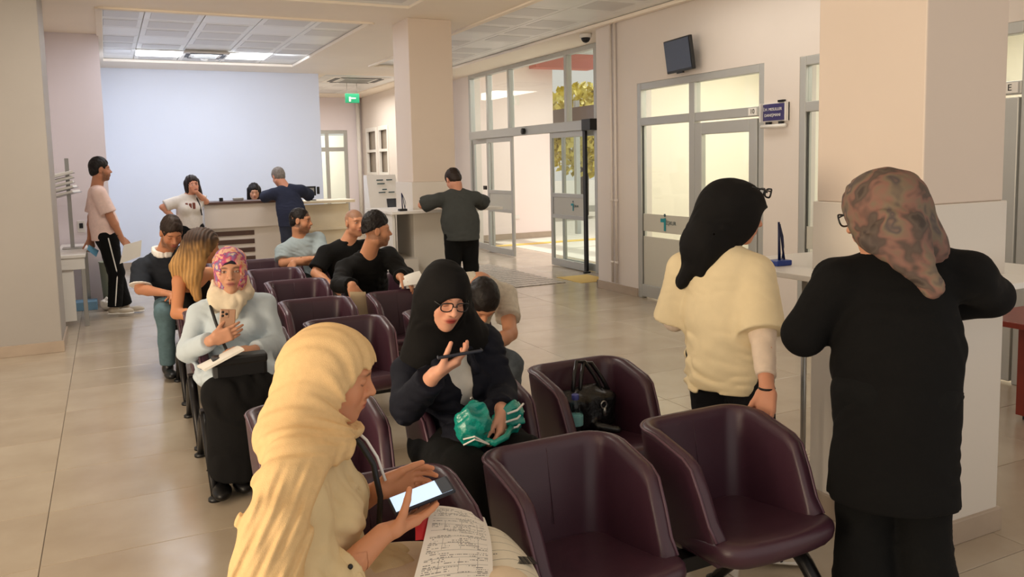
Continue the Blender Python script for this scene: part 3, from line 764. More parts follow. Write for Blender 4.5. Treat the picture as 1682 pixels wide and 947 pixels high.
def make_chair():
    root = empty('tub_chair', (0, 0, 0))
    rim = u_path(0.235, 0.262, 0.10, -0.165)
    bas = u_path(0.213, 0.215, 0.12, -0.165)
    N = len(rim)
    def normal(P, i):
        a, b = P[max(i - 1, 0)], P[min(i + 1, N - 1)]
        tx, ty = b[0] - a[0], b[1] - a[1]; l = math.hypot(tx, ty)
        return (ty / l, -tx / l)      # points into the seat
    def height(y):
        t = (0.13 - y) / 0.295
        return 0.722 - 0.045 * max(0, min(1, t * 1.5)) - 0.205 * sstep((t - 0.56) / 0.44)
    bm = bmesh.new()
    rows, edge = [], []
    for i in range(N):
        h = height(rim[i][1])
        nx, ny = normal(rim, i)
        th = 0.046
        def at(z, off):
            f = (z - 0.36) / (0.722 - 0.36)
            x = bas[i][0] + (rim[i][0] - bas[i][0]) * f; y = bas[i][1] + (rim[i][1] - bas[i][1]) * f
            return (x + nx * off, y + ny * off, z)
        zb = 0.385
        prof = [at(zb, 0.0), at(zb + (h - zb) * 0.5, -0.004), at(h - 0.03, -0.002), at(h - 0.008, 0.004), at(h, 0.014), at(h + 0.001, 0.03), at(h - 0.010, th - 0.004), at(h - 0.035, th), at(zb + (h - zb) * 0.5, th + 0.006), at(zb, th + 0.004)]
        rows.append([bm.verts.new(p) for p in prof])
        edge.append(Vector(at(h - 0.010, 0.001)))
    for i in range(N - 1):
        for k in range(len(rows[0]) - 1):
            bm.faces.new((rows[i][k], rows[i][k + 1], rows[i + 1][k + 1], rows[i + 1][k]))
    bm.faces.new(rows[0]); bm.faces.new(list(reversed(rows[-1])))
    bm_obj('backrest', bm, M_purple, root, smooth=True)
    bm = bmesh.new(); add_tube(bm, edge, 0.0055, 6)
    bm_obj('piping', bm, M_purple2, root, smooth=True)
    # stitched seam down the middle of the inner back
    bm = bmesh.new(); add_tube(bm, [(0, 0.214, 0.70), (0, 0.195, 0.60), (0, 0.172, 0.47)], 0.0010, 5)
    bm_obj('seam', bm, M_purple, root, smooth=True)
    # seat pad
    out = []
    def arc(cx, cy, r, a0, a1, n=6):
        for i in range(n + 1):
            a = a0 + (a1 - a0) * i / n; out.append((cx + r * cos(a), cy + r * sin(a)))
    arc(-0.230 + 0.09, -0.250 + 0.09, 0.09, pi, 1.5 * pi)
    for i in range(1, 8): out.append((-0.155 + 0.31 * i / 8, -0.250 - 0.012 * sin(pi * i / 8)))
    arc(0.230 - 0.09, -0.250 + 0.09, 0.09, 1.5 * pi, 2 * pi)
    out += [(0.229, -0.12), (0.218, -0.02), (0.210, 0.08)]
    arc(0.12, 0.10, 0.095, 0, pi / 2)
    for i in range(1, 6): out.append((0.12 - 0.24 * i / 6, 0.195))
    arc(-0.12, 0.10, 0.095, pi / 2, pi)
    out += [(-0.210, 0.08), (-0.218, -0.02), (-0.229, -0.12)]
    def zt(y): return 0.468 - 0.05 * sstep((y + 0.250) / 0.4)
    bm = bmesh.new()
    lv = [(0.80, -0.085), (0.93, -0.066), (0.985, -0.048), (1.0, -0.030), (0.99, -0.012), (0.95, -0.001), (0.85, 0.002), (0.6, -0.004), (0.3, -0.008)]
    R = []
    for (s, dz) in lv:
        R.append([bm.verts.new((x * s, -0.04 + (y + 0.04) * s, zt(-0.04 + (y + 0.04) * s) + dz)) for (x, y) in out])
    n = len(out)
    for a, b in zip(R[:-1], R[1:]):
        for k in range(n): bm.faces.new((a[k], a[(k + 1) % n], b[(k + 1) % n], b[k]))
    bm.faces.new(R[0]); bm.faces.new(R[-1])
    bm_obj('seat', bm, M_purple, root, smooth=True)
    bm = bmesh.new(); add_box(bm, (0, -0.02, 0.372), (0.12, 0.14, 0.012), 0.004)
    bm_obj('bracket', bm, M_dark, root)
    return root

ROWS = [
    (2.25, [0.61, 1.19, 1.77], ['plum tub chair under the woman in cream hijab, behind her phone', 'empty plum tub chair in the front row, second from the right end', 'empty plum tub chair at front right with a hand resting on its back']),
    (3.10, [0.63, 1.22, 1.79], ['empty plum tub chair in second row, right behind the cream hijab', 'plum tub chair under the woman with glasses and black hijab', 'plum tub chair holding a black handbag and a water bottle']),
    (4.69, [0.60, 1.18, 1.77], ['plum tub chair under the woman in the pale blue shirt', 'empty plum tub chair directly above the cream hijab, nearest of the middle chairs', 'plum tub chair under the man bent forward in a pale shirt']),
    (5.50, [0.61, 1.19, 1.78], ['plum tub chair behind the woman in the pale blue shirt', 'empty plum tub chair with black-sleeved hand hanging beside its right corner', 'empty plum tub chair with papers on its back, before the man in black shirt']),
    (6.50, [0.62, 1.27, 1.86], ['plum tub chair under the long-haired blonde woman', 'empty plum tub chair third from the reception end in the middle column', 'plum tub chair under the man in the open black shirt']),
    (7.33, [0.58, 1.25, 1.88], ['plum tub chair under the bearded man in the dark polo shirt', 'empty plum tub chair second from the reception end in the middle column', 'plum tub chair under the bald man in black polo']),
    (8.14, [0.60, 1.28, 1.82], ['plum tub chair at the far left, hidden behind the bearded man', 'empty plum tub chair nearest the reception desk in the middle column', 'plum tub chair under the man in pale blue T-shirt']),
]
chair0 = make_chair()
_first = True
for ri, (yb, xs_, labs) in enumerate(ROWS):
    for x, lab in zip(xs_, labs):
        if _first:
            c = chair0; c.location = (x, yb - 0.27, 0); _first = False
        else:
            c = copy_tree(chair0, (x, yb - 0.27, 0))
        tag(c, lab, 'chair', 'plum waiting room chairs')
    # beam with A-shaped legs that carries the row
    y = yb - 0.27
    xl, xr = xs_[0], xs_[-1]
    xm = (xl + xr) / 2
    b = empty('beam_frame', (xm, y, 0))
    nm = ['front', 'second', 'third', 'fourth', 'fifth', 'sixth', 'farthest'][ri]
    tag(b, 'black steel beam and legs carrying the %s row of chairs' % nm, 'chair frame', 'steel frames under the chairs')
    box('beam', xl - 0.24 - xm, xr + (0.25 if ri == 0 else 0.20) - xm, -0.03, 0.03, 0.31, 0.36, M_dark, b, bev=0.004)
    for lx in (xl - 0.22, xr + (0.21 if ri == 0 else 0.16)):
        for s in (-1, 1):
            l = tube('leg', [(lx - xm, s * 0.02, 0.33), (lx - xm, s * 0.10, 0.27), (lx - xm, s * 0.34, 0.02)], [0.026, 0.026, 0.019], M_dark, b, 10)
            lathe('foot', [(0.034, 0.0), (0.034, 0.014), (0.02, 0.022)], M_black, l, 14, (lx - xm, s * 0.345, 0.0))
# ================================================================ SCULPTING: signed-distance forms meshed with surface nets
V3 = lambda *a: np.array(a, dtype=np.float64)
def nrm(v):
    v = np.asarray(v, float); return v / (np.linalg.norm(v) + 1e-12)

def rc(a, b, r1, r2, w=None, s=1.0, flat=None):
    """tapered rod a->b; w,s squash it along direction w; flat='b' cuts it square at b"""
    a = np.asarray(a, float); b = np.asarray(b, float)
    if w is not None: w = nrm(w)
    ba = b - a
    bb = ba if w is None else ba + (1 / s - 1) * (ba @ w) * w
    l2 = bb @ bb + 1e-12
    ax = nrm(ba)
    def f(P):
        pa = P - a
        if w is not None: pa = pa + ((1 / s - 1) * (pa @ w))[:, None] * w
        t = np.clip(pa @ bb / l2, 0, 1)
        q = pa - t[:, None] * bb
        d = np.sqrt((q * q).sum(1)) - (r1 + (r2 - r1) * t)
        if w is not None: d = d * s
        if flat: d = np.maximum(d, (P - b) @ ax)
        if flat == 'ab': d = np.maximum(d, (a - P) @ ax)
        return d
    R = max(r1, r2)
    return f, np.minimum(a, b) - R, np.maximum(a, b) + R

def ell(c, r, R=None):
    c = np.asarray(c, float); r = np.asarray(r, float)
    def f(P):
        q = P - c
        if R is not None: q = q @ R
        q1 = q / r
        k0 = np.sqrt((q1 * q1).sum(1)) + 1e-9
        q2 = q1 / r
        k1 = np.sqrt((q2 * q2).sum(1)) + 1e-9
        return k0 * (k0 - 1) / k1
    m = r.max()
    return f, c - m, c + m

def rbox(c, h, R=None, rad=0.01):
    c = np.asarray(c, float); h = np.asarray(h, float) - rad
    def f(P):
        q = P - c
        if R is not None: q = q @ R
        q = np.abs(q) - h
        return np.sqrt((np.maximum(q, 0) ** 2).sum(1)) + np.minimum(q.max(1), 0) - rad
    m = np.linalg.norm(h) + rad
    return f, c - m, c + m

def half(p, n):
    p = np.asarray(p, float); n = nrm(n)
    return (lambda P: (P - p) @ n), None, None

class Form:
    def __init__(self): self.p = []
    def u(self, prim, k=0.02): self.p.append(('u', prim, k)); return self
    def sub(self, prim, k=0.01): self.p.append(('s', prim, k)); return self
    def cut(self, prim, k=0.004): self.p.append(('i', prim, k)); return self
    def bounds(self):
        lo = np.min([q[1][1] for q in self.p if q[0] == 'u'], axis=0); hi = np.max([q[1][2] for q in self.p if q[0] == 'u'], axis=0)
        return lo, hi

def _comb(op, D, d, k):
    if op == 'u':
        h = np.clip(0.5 + 0.5 * (D - d) / k, 0, 1); return D + (d - D) * h - k * h * (1 - h)
    if op == 's': d = -d
    h = np.clip(0.5 - 0.5 * (D - d) / k, 0, 1); return D + (d - D) * h + k * h * (1 - h)

_G = np.stack(np.meshgrid(np.arange(9), np.arange(9), np.arange(9), indexing='ij'), -1).reshape(-1, 3)
_COR = np.array([(i, j, k) for i in (0, 1) for j in (0, 1) for k in (0, 1)])
_EDG = [(a, b) for a in range(8) for b in range(a + 1, 8) if abs(_COR[a] - _COR[b]).sum() == 1]

def mesh_form(F, h, pred=None, warp=None, pad=0.03):
    lo, hi = F.bounds(); lo = lo - pad; hi = hi + pad
    B = 8 * h
    n = np.ceil((hi - lo) / B).astype(int) + 1
    I = np.stack(np.meshgrid(*[np.arange(x) for x in n], indexing='ij'), -1).reshape(-1, 3)
    C = lo + (I + 0.5) * B
    if pred is not None:
        m = pred(C); I, C = I[m], C[m]
    D = np.full(len(C), 0.5)
    R = B * 0.87
    dc = []
    for op, pr, k in F.p:
        d = pr[0](C); dc.append(d); D = _comb(op, D, d, k)
    act = np.abs(D) < R * 2.0 + 0.03
    I, C = I[act], C[act]
    dc = [d[act] for d in dc]
    nc = len(I)
    if nc == 0: return np.zeros((0, 3)), np.zeros((0, 4), int)
    D = np.full((nc, 729), 0.5)
    off = _G * h
    base = lo + I * B
    for (op, pr, k), d0 in zip(F.p, dc):
        if op == 'i': sel = np.arange(nc)
        else: sel = np.nonzero(d0 < R * 1.6 + k + 0.025)[0]
        if len(sel) == 0: continue
        P = (base[sel][:, None, :] + off[None]).reshape(-1, 3)
        d = pr[0](P).reshape(len(sel), 729)
        D[sel] = _comb(op, D[sel], d, k)
    if warp is not None:
        P = (base[:, None, :] + off[None]).reshape(-1, 3)
        near = np.abs(D.reshape(-1)) < 4 * h + 0.02
        w = np.zeros(len(P)); w[near] = warp(P[near])
        D = D + w.reshape(nc, 729)
    D = D.reshape(nc, 9, 9, 9)
    S = D < 0
    cs = np.zeros((nc, 8, 8, 8), int)
    for (i, j, k) in _COR: cs += S[:, i:i + 8, j:j + 8, k:k + 8]
    cell = np.argwhere((cs > 0) & (cs < 8))
    if len(cell) == 0: return np.zeros((0, 3)), np.zeros((0, 4), int)
    g = I[cell[:, 0]] * 8 + cell[:, 1:]
    N = (n + 1) * 8
    key = (g[:, 0] * N[1] + g[:, 1]) * N[2] + g[:, 2]
    vals = np.stack([D[cell[:, 0], cell[:, 1] + i, cell[:, 2] + j, cell[:, 3] + k] for (i, j, k) in _COR], 1)
    acc = np.zeros((len(cell), 3)); cnt = np.zeros(len(cell))
    for a, b in _EDG:
        va, vb = vals[:, a], vals[:, b]
        m = (va < 0) != (vb < 0)
        t = np.where(m, va / np.where(m, va - vb, 1), 0)
        acc += np.where(m[:, None], _COR[a] + (_COR[b] - _COR[a]) * t[:, None], 0); cnt += m
    V = lo + (g + acc / cnt[:, None]) * h
    order = np.argsort(key); ks = key[order]
    def find(gg):
        kk = (gg[:, 0] * N[1] + gg[:, 1]) * N[2] + gg[:, 2]
        p = np.clip(np.searchsorted(ks, kk), 0, len(ks) - 1)
        return np.where(ks[p] == kk, order[p], -1)
    quads = []
    for ax in range(3):
        d = np.zeros(3, int); d[ax] = 1
        b_, c_ = [x for x in range(3) if x != ax]
        s0 = S[:, :8, :8, :8]
        s1 = S[:, d[0]:8 + d[0], d[1]:8 + d[1], d[2]:8 + d[2]]
        e = np.argwhere(s0 != s1)
        if len(e) == 0: continue
        ge = I[e[:, 0]] * 8 + e[:, 1:]
        fl = s0[e[:, 0], e[:, 1], e[:, 2], e[:, 3]]
        ub = np.zeros(3, int); ub[b_] = 1
        uc = np.zeros(3, int); uc[c_] = 1
        q = np.stack([find(ge - ub - uc), find(ge - uc), find(ge), find(ge - ub)], 1)
        ok = (q >= 0).all(1)
        q, fl = q[ok], fl[ok]
        if ax == 1: fl = ~fl
        q[~fl] = q[~fl][:, ::-1]
        quads.append(q)
    return V, (np.concatenate(quads) if quads else np.zeros((0, 4), int))

def np_mesh(name, V, Q, m, parent=None, loc=(0, 0, 0), col=None, local=True):
    me = bpy.data.meshes.new(name)
    V = np.asarray(V) - np.asarray(loc)
    me.vertices.add(len(V)); me.vertices.foreach_set('co', V.astype(np.float32).ravel())
    nq = len(Q)
    me.loops.add(nq * 4); me.loops.foreach_set('vertex_index', np.asarray(Q, np.int32).ravel())
    me.polygons.add(nq); me.polygons.foreach_set('loop_start', np.arange(0, nq * 4, 4, dtype=np.int32))
    try: me.polygons.foreach_set('loop_total', np.full(nq, 4, np.int32))
    except Exception: pass
    me.update(calc_edges=True)
    me.polygons.foreach_set('use_smooth', [True] * nq)
    if col is not None:
        at = me.color_attributes.new('Col', 'FLOAT_COLOR', 'POINT')
        at.data.foreach_set('color', np.concatenate([col, np.ones((len(V), 1))], 1).astype(np.float32).ravel())
    me.materials.append(m)
    o = bpy.data.objects.new(name, me)
    if parent is None: o.location = loc
    return link(o, parent)

def wob(P, f, seed=0.0):
    """smooth pseudo-noise in -1..1"""
    x, y, z = P[:, 0] * f, P[:, 1] * f, P[:, 2] * f
    a = np.sin(x * 1.0 + 1.7 * np.sin(y * 0.7 + seed) + seed * 3)
    b = np.sin(y * 1.1 + 1.5 * np.sin(z * 0.8 + seed * 2) + 1.3)
    c = np.sin(z * 0.9 + 1.6 * np.sin(x * 0.9 + seed * 1.5) + 2.1)
    return (a * b + b * c + c * a) / 1.6
def creases(P, f, d, seed=0.0, sharp=1.0):
    """irregular folds running roughly across direction d"""
    d = nrm(d); a = nrm(np.cross(d, (0.31, 0.52, 0.8))); b = np.cross(d, a)
    r = np.random.RandomState(int(seed * 97) % 9973)
    f = f * 1.75
    low = np.stack([P @ d, P @ a, P @ b], 1)
    w = np.sin(low[:, 0] * f * 0.23 + r.uniform(0, 6)) + np.sin(low[:, 1] * f * 0.33 + r.uniform(0, 6)) + np.sin(low[:, 2] * f * 0.29 + r.uniform(0, 6))
    out = 0
    for i in range(5):
        c, s1, s2 = r.uniform(0.45, 1.35), r.uniform(-0.75, 0.75), r.uniform(-0.75, 0.75)
        ph = f * (low[:, 0] * c + low[:, 1] * s1 + low[:, 2] * s2) + r.uniform(0, 6) + w * r.uniform(0.6, 1.4)
        out = out + np.sin(ph) * (1.0, 0.85, 0.7, 0.55, 0.45)[i]
    out = out / 2.2
    m = 0.55 + 0.45 * np.sin(low[:, 1] * f * 0.21 + low[:, 0] * f * 0.17 + w * 0.7 + r.uniform(0, 6))
    return (0.5 - np.abs(out)) * 1.6 * m
# ================================================================ FIGURES
M_skin_attr = mat('skin', (200, 150, 120), 0.48, attr='Col', sss=0.12, spec=0.35)
_mcache = {}
def cloth(name, rgb, rough=0.85, var=0.05, vscale=30, bump=0.12, bscale=260):
    if name not in _mcache:
        _mcache[name] = mat(name, rgb, rough, var=var, vscale=vscale, bump=bump, bscale=bscale, spec=0.25)
    return _mcache[name]
M_hair_black = cloth('black_hair', (26, 20, 18), 0.5, 0.2, 40, 0.25, 180)
M_hair_grey = cloth('grey_hair', (120, 112, 104), 0.6, 0.25, 40, 0.25, 180)
M_hair_brown = cloth('dark_brown_hair', (44, 32, 26), 0.5, 0.2, 40, 0.25, 180)

def yawdir(a): a = radians(a); return V3(cos(a), sin(a), 0)

class Person:
    def __init__(s, head, hyaw, hpitch, S, byaw, pelvis, sw=0.17, hroll=0, hs=1.0, pyaw=None, elbows=None, wrists=None, knees=None, ankles=None,
                 hands=None, skin=(206, 152, 120), lips=(170, 92, 84), brow=(48, 34, 28), beard=None, scalp=None, female=True, label='', group=None, eyes='open', ring=1.0,
                 shoulders=None, leg_r=1.0, base=None, foot=True):
        s.hc = V3(*head); s.hs = hs; s.female = female
        a, p = radians(hyaw), radians(hpitch)
        fwd = V3(cos(a) * cos(p), sin(a) * cos(p), -sin(p)); right = V3(sin(a), -cos(a), 0); up = np.cross(right, fwd)
        r = radians(hroll); right, up = right * cos(r) + up * sin(r), up * cos(r) - right * sin(r)
        s.R = np.stack([right, fwd, up], 1)
        s.S = V3(*S); s.P = V3(*pelvis); s.bf = yawdir(byaw); s.br = V3(s.bf[1], -s.bf[0], 0)
        s.pf = yawdir(byaw if pyaw is None else pyaw); s.pr = V3(s.pf[1], -s.pf[0], 0)
        s.spine = nrm(s.S - s.P)
        s.bf2 = nrm(s.bf - s.spine * (s.bf @ s.spine)); s.br2 = nrm(np.cross(s.bf2, s.spine))
        s.sh = {'R': s.S + s.br2 * sw - s.spine * 0.035, 'L': s.S - s.br2 * sw - s.spine * 0.035}
        if shoulders: s.sh = {'R': V3(*shoulders[0]) - s.spine * 0.03, 'L': V3(*shoulders[1]) - s.spine * 0.03}
        s.el = {'R': V3(*elbows[0]), 'L': V3(*elbows[1])}
        s.wr = {'R': V3(*wrists[0]), 'L': V3(*wrists[1])}
        hw = 0.085
        s.hip = {'R': s.P + s.pr * hw, 'L': s.P - s.pr * hw}
        s.kn = {'R': V3(*knees[0]), 'L': V3(*knees[1])} if knees else None
        s.an = {'R': V3(*ankles[0]), 'L': V3(*ankles[1])} if ankles else None
        s.hands = hands or {}
        s.skin = np.array(lin(skin)); s.lips = np.array(lin(lips)); s.browc = np.array(lin(brow))
        s.beard = None if beard is None else np.array(lin(beard)); s.scalp = None if scalp is None else np.array(lin(scalp))
        s.label = label; s.group = group; s.eyes = eyes; s.leg_r = leg_r
        s.base = V3(*(base or (s.P[0], s.P[1], 0.0)))
        s.neckb = s.S + s.spine * 0.045 + s.bf2 * 0.0
        s.foot = foot
    def hp(s, x, y, z): return s.hc + s.R @ (V3(x, y, z) * s.hs)
    def hl(s, P): return ((P - s.hc) @ s.R) / s.hs
    # ---- skin
    def head_form(s, F):
        k = s.hs; H = lambda x, y, z, r, kk: F.u(ell(s.hp(x, y, z), V3(*r) * k, s.R), kk)
        F.u(rc(s.neckb - s.spine * 0.03, s.hp(0, -0.022, -0.06), 0.056 if s.female else 0.064, 0.050 if s.female else 0.058), 0.03)
        H(0, -0.014, 0.036, (0.074, 0.094, 0.084), 0.02)
        H(0, 0.018, -0.030, (0.061, 0.066, 0.078), 0.03)
        H(0, 0.040, -0.070, (0.040, 0.040, 0.036), 0.03)
        H(0, 0.066, -0.094, (0.018, 0.016, 0.016), 0.025)
        for e in (-1, 1):
            H(e * 0.038, 0.052, -0.026, (0.022, 0.022, 0.024), 0.025)
            H(e * 0.045, -0.004, -0.066, (0.02, 0.03, 0.02), 0.03)
        H(0, 0.074, 0.034, (0.045, 0.014, 0.014), 0.025)
        for e in (-1, 1): F.sub(ell(s.hp(e * 0.031, 0.094, 0.012), V3(0.019, 0.014, 0.012) * k, s.R), 0.014)
        for e in (-1, 1): F.u(ell(s.hp(e * 0.031, 0.071, 0.010), V3(0.0145, 0.0125, 0.0105) * k, s.R), 0.004)
        F.u(rc(s.hp(0, 0.080, 0.020), s.hp(0, 0.106, -0.020), 0.0075 * k, 0.0115 * k), 0.014)
        for e in (-1, 1): H(e * 0.012, 0.092, -0.024, (0.0085, 0.010, 0.0075), 0.008)
        H(0, 0.082, -0.050, (0.025, 0.012, 0.020), 0.016)
        H(0, 0.0905, -0.0485, (0.021, 0.008, 0.0055), 0.005)
        H(0, 0.0895, -0.0595, (0.018, 0.008, 0.0065), 0.005)
        for e in (-1, 1):
            F.u(ell(s.hp(e * 0.076, -0.008, 0.002), V3(0.010, 0.020, 0.032) * k, s.R), 0.008)
            F.sub(ell(s.hp(e * 0.088, -0.004, 0.004), V3(0.008, 0.011, 0.020) * k, s.R), 0.006)
    def hand_form(s, F, side):
        h = s.hands.get(side, {})
        w = s.wr[side]
        d = nrm(h.get('d', w - s.el[side]))
        n = np.asarray(h.get('n', (0, 0, -1)), float); n = nrm(n - d * (n @ d))
        t = np.cross(d, n) * (1 if side == 'R' else -1)   # thumb side
        if h.get('flip'): t = -t
        k = h.get('s', 0.95 if s.female else 1.05)
        curl = h.get('curl', 0.5)
        curl = curl if isinstance(curl, (list, tuple)) else [curl] * 4
        spread = h.get('spread', 0.06)
        F.u(rc(w, w + d * 0.03 * k, 0.024 * k, 0.026 * k, n, 0.72), 0.015)
        Rm = np.stack([t, d, n], 1)
        F.u(rbox(w + d * 0.055 * k, V3(0.038, 0.044, 0.0135) * k, Rm, 0.012 * k), 0.016)
        tips = []
        for i, (o, L) in enumerate(((0.029, 0.070), (0.010, 0.078), (-0.009, 0.073), (-0.027, 0.057))):
            p = w + (d * (0.090 - 0.004 * abs(i - 1)) + t * o) * k
            c = curl[i]
            dirv = nrm(d + t * (o / 0.03) * spread)
            ang = 0
            for j, (fr, cc) in enumerate(((0.46, 0.8), (0.30, 1.0), (0.24, 0.7))):
                ang += c * cc
                dd = dirv * cos(ang) + n * sin(ang)
                q = p + dd * L * fr * k
                r0 = (0.0092, 0.0082, 0.0074, 0.0066)[j] * k * (0.88 if i == 3 else 1)
                r1 = (0.0082, 0.0074, 0.0066)[j] * k * (0.88 if i == 3 else 1)
                F.u(rc(p, q, r0, r1), 0.006 if j == 0 else 0.003)
                p = q
            tips.append(p)
        th = h.get('thumb', (0.75, 0.65, 0.25))
        p = w + (d * 0.024 + t * 0.026) * k
        v = nrm(d * th[0] + t * th[1] + n * th[2])
        bend = h.get('tb', 0.25)
        for j, (L, r0, r1) in enumerate(((0.044, 0.0135, 0.0108), (0.033, 0.0105, 0.0092), (0.026, 0.0092, 0.0075))):
            if j: v = nrm(v + (d * 0.4 + n * 0.5 - t * 0.5) * bend)
            q = p + v * L * k
            F.u(rc(p, q, r0 * k, r1 * k), 0.012 if j == 0 else 0.003); p = q
        s.tips = getattr(s, 'tips', {}); s.tips[side] = tips + [p]
    def body(s, hh=0.0035, hn=0.0035, hb=0.014):
        F = Form()
        C = s.P + (s.S - s.P) * 0.72; W = s.P + (s.S - s.P) * 0.38
        m = 1.0 if s.female else 1.12
        F.u(rc(s.P, W, 0.125 * m, 0.105 * m, s.bf2, 0.72), 0.05); F.u(rc(W, C, 0.105 * m, 0.122 * m, s.bf2, 0.72), 0.05)
        for e in 'RL':
            F.u(rc(s.S + (s.sh[e] - s.S) * 0.25, s.sh[e], 0.056 * m, 0.042 * m), 0.05)
            F.u(rc(s.sh[e], s.el[e], 0.046 * m, 0.036 * m), 0.03)
            F.u(rc(s.el[e], s.el[e] + (s.wr[e] - s.el[e]) * 0.35, 0.037 * m, 0.037 * m), 0.015)
            F.u(rc(s.el[e] + (s.wr[e] - s.el[e]) * 0.35, s.wr[e], 0.037 * m, 0.0245 * m), 0.015)
            if s.kn:
                F.u(rc(s.hip[e], s.kn[e], 0.078 * s.leg_r, 0.052), 0.03)
                if s.an:
                    F.u(rc(s.kn[e], s.an[e], 0.050, 0.034), 0.02)
        s.head_form(F)
        for e in 'RL':
            if s.hands.get(e, {}).get('skip'): continue
            s.hand_form(F, e)
        s.F = F
        hc = s.hp(0, 0.01, -0.01)
        hand_c = [s.wr[e] + nrm(s.hands.get(e, {}).get('d', s.wr[e] - s.el[e])) * 0.07 for e in 'RL']
        dist = lambda C, c: np.sqrt(((C - c) ** 2).sum(1))
        parts = []
        def region_head(C): return dist(C, hc) < 0.165
        def region_hands(C): return (np.minimum(dist(C, hand_c[0]), dist(C, hand_c[1])) < 0.15) & ~region_head(C)
        def region_body(C): return (dist(C, hc) > 0.105) & (np.minimum(dist(C, hand_c[0]), dist(C, hand_c[1])) > 0.085)
        Vs, Qs, n0 = [], [], 0
        for h, reg in ((hh, region_head), (hn, region_hands), (hb, region_body)):
            V, Q = mesh_form(F, h, reg)
            Vs.append(V); Qs.append(Q + n0); n0 += len(V)
        V = np.concatenate(Vs); Q = np.concatenate(Qs)
        o = np_mesh('person', V, Q, M_skin_attr, None, s.base, s.colour(V))
        tag(o, s.label, 'person', s.group)
        s.obj = o
        return o
    def colour(s, V):
        col = np.tile(s.skin, (len(V), 1))
        q = s.hl(V)
        inh = (np.abs(q) < V3(0.11, 0.14, 0.14)).all(1)
        x, y, z = q[:, 0], q[:, 1], q[:, 2]
        ax = np.abs(x)
        def blend(m, c, w=1.0):
            m = (np.clip(m, 0, 1) * inh * w)[:, None]; col[:] = col * (1 - m) + np.asarray(c) * m
        front = y > 0.05
        # flush on cheeks
        blend(np.exp(-(((ax - 0.040) / 0.020) ** 2 + ((z + 0.028) / 0.02) ** 2)) * front, s.skin * V3(1.0, 0.78, 0.74), 0.5)
        if s.scalp is not None:
            blend(((z > 0.055 - 0.30 * (y - 0.03) * (y < 0.06)) & (y < 0.078)) * 1.0, s.scalp, 0.9)
            blend(((y < 0.012) & (z > -0.055) & (ax > 0.03)) * 1.0 * (ax < 0.078), s.scalp, 0.75)
        if s.beard is not None:
            up = -0.040 + 0.055 * np.clip((0.045 - y) / 0.05, 0, 1) ** 1.5 + 0.004 * np.sin(x * 300)
            fb = 1 / (1 + np.exp(-(up - z) / 0.006)) * np.clip((y + 0.004) / 0.016, 0, 1) * np.clip((z + 0.122 + 0.2 * np.clip(0.03 - y, 0, 1)) / 0.012, 0, 1)
            mouth = np.exp(-((x / 0.024) ** 4 + ((z + 0.055) / 0.0085) ** 4))
            nz = 0.78 + 0.22 * wob(V, 400, 2)
            blend(fb * (1 - mouth) * nz, s.beard, 0.74)
        lip = np.exp(-((x / 0.023) ** 4 + ((z + 0.054) / (0.0115 * np.sqrt(np.clip(1 - (x / 0.03) ** 2, 0.05, 1)))) ** 4)) * (y > 0.07)
        blend(lip, s.lips)
        blend(np.exp(-((x / 0.022) ** 4 + ((z + 0.0540) / 0.0016) ** 2)) * (y > 0.07), s.lips * 0.3)
        brow = np.exp(-(((ax - 0.031) / 0.018) ** 4 + ((z - 0.033 + 0.25 * (ax - 0.031) ** 2 / 0.02) / 0.0042) ** 2)) * (y > 0.05)
        blend(brow, s.browc, 0.85)
        nost = np.exp(-(((ax - 0.0075) / 0.004) ** 2 + ((z + 0.031) / 0.003) ** 2)) * (y > 0.085)
        blend(nost, s.skin * 0.25)
        ex = ax - 0.031
        lid = ((ex / 0.0145) ** 2)
        opn = np.clip(1 - lid, 0, 1) * 0.0062
        if s.eyes == 'open':
            e = ((np.abs(z - 0.0095) < opn) & (y > 0.06)) * 1.0
            blend(e, (0.62, 0.58, 0.54))
            blend(e * ((ex ** 2 + (z - 0.0105) ** 2) < 0.0060 ** 2), (0.035, 0.02, 0.014))
            blend(np.exp(-((z - 0.0095 - opn) / 0.0016) ** 2) * (lid < 1) * (y > 0.055), s.browc * 0.6, 0.9)
            blend(np.exp(-((z - 0.0095 + opn) / 0.0010) ** 2) * (lid < 1) * (y > 0.055), s.browc, 0.5)
        else:
            blend(np.exp(-((z - 0.004 + opn * 0.7) / 0.0016) ** 2) * (lid < 1.1) * (y > 0.055), s.browc * 0.5, 0.95)
            blend((lid < 1) * np.exp(-((z - 0.011) / 0.006) ** 2) * (y > 0.055), s.skin * V3(0.8, 0.72, 0.7), 0.35)
        blend(np.exp(-(((ax - 0.031) / 0.022) ** 2 + ((z - 0.004) / 0.016) ** 2)) * (y > 0.05), s.skin * V3(0.84, 0.76, 0.72), 0.3)
        # finger tips a little rosier
        for e, tp in getattr(s, 'tips', {}).items():
            for t in tp:
                m = np.exp(-((V - t) ** 2).sum(1) / 0.012 ** 2)[:, None] * 0.5
                col[:] = col * (1 - m) + s.skin * V3(1.05, 0.82, 0.78) * m
        return np.clip(col, 0, 1)
    # ---- clothing
    def piece(s, name, F, h, m, warp=None, label=None, pred=None):
        V, Q = mesh_form(F, h, pred, warp)
        o = np_mesh(name, V, Q, m, s.obj, s.base)
        if label: o['label'] = label
        return o
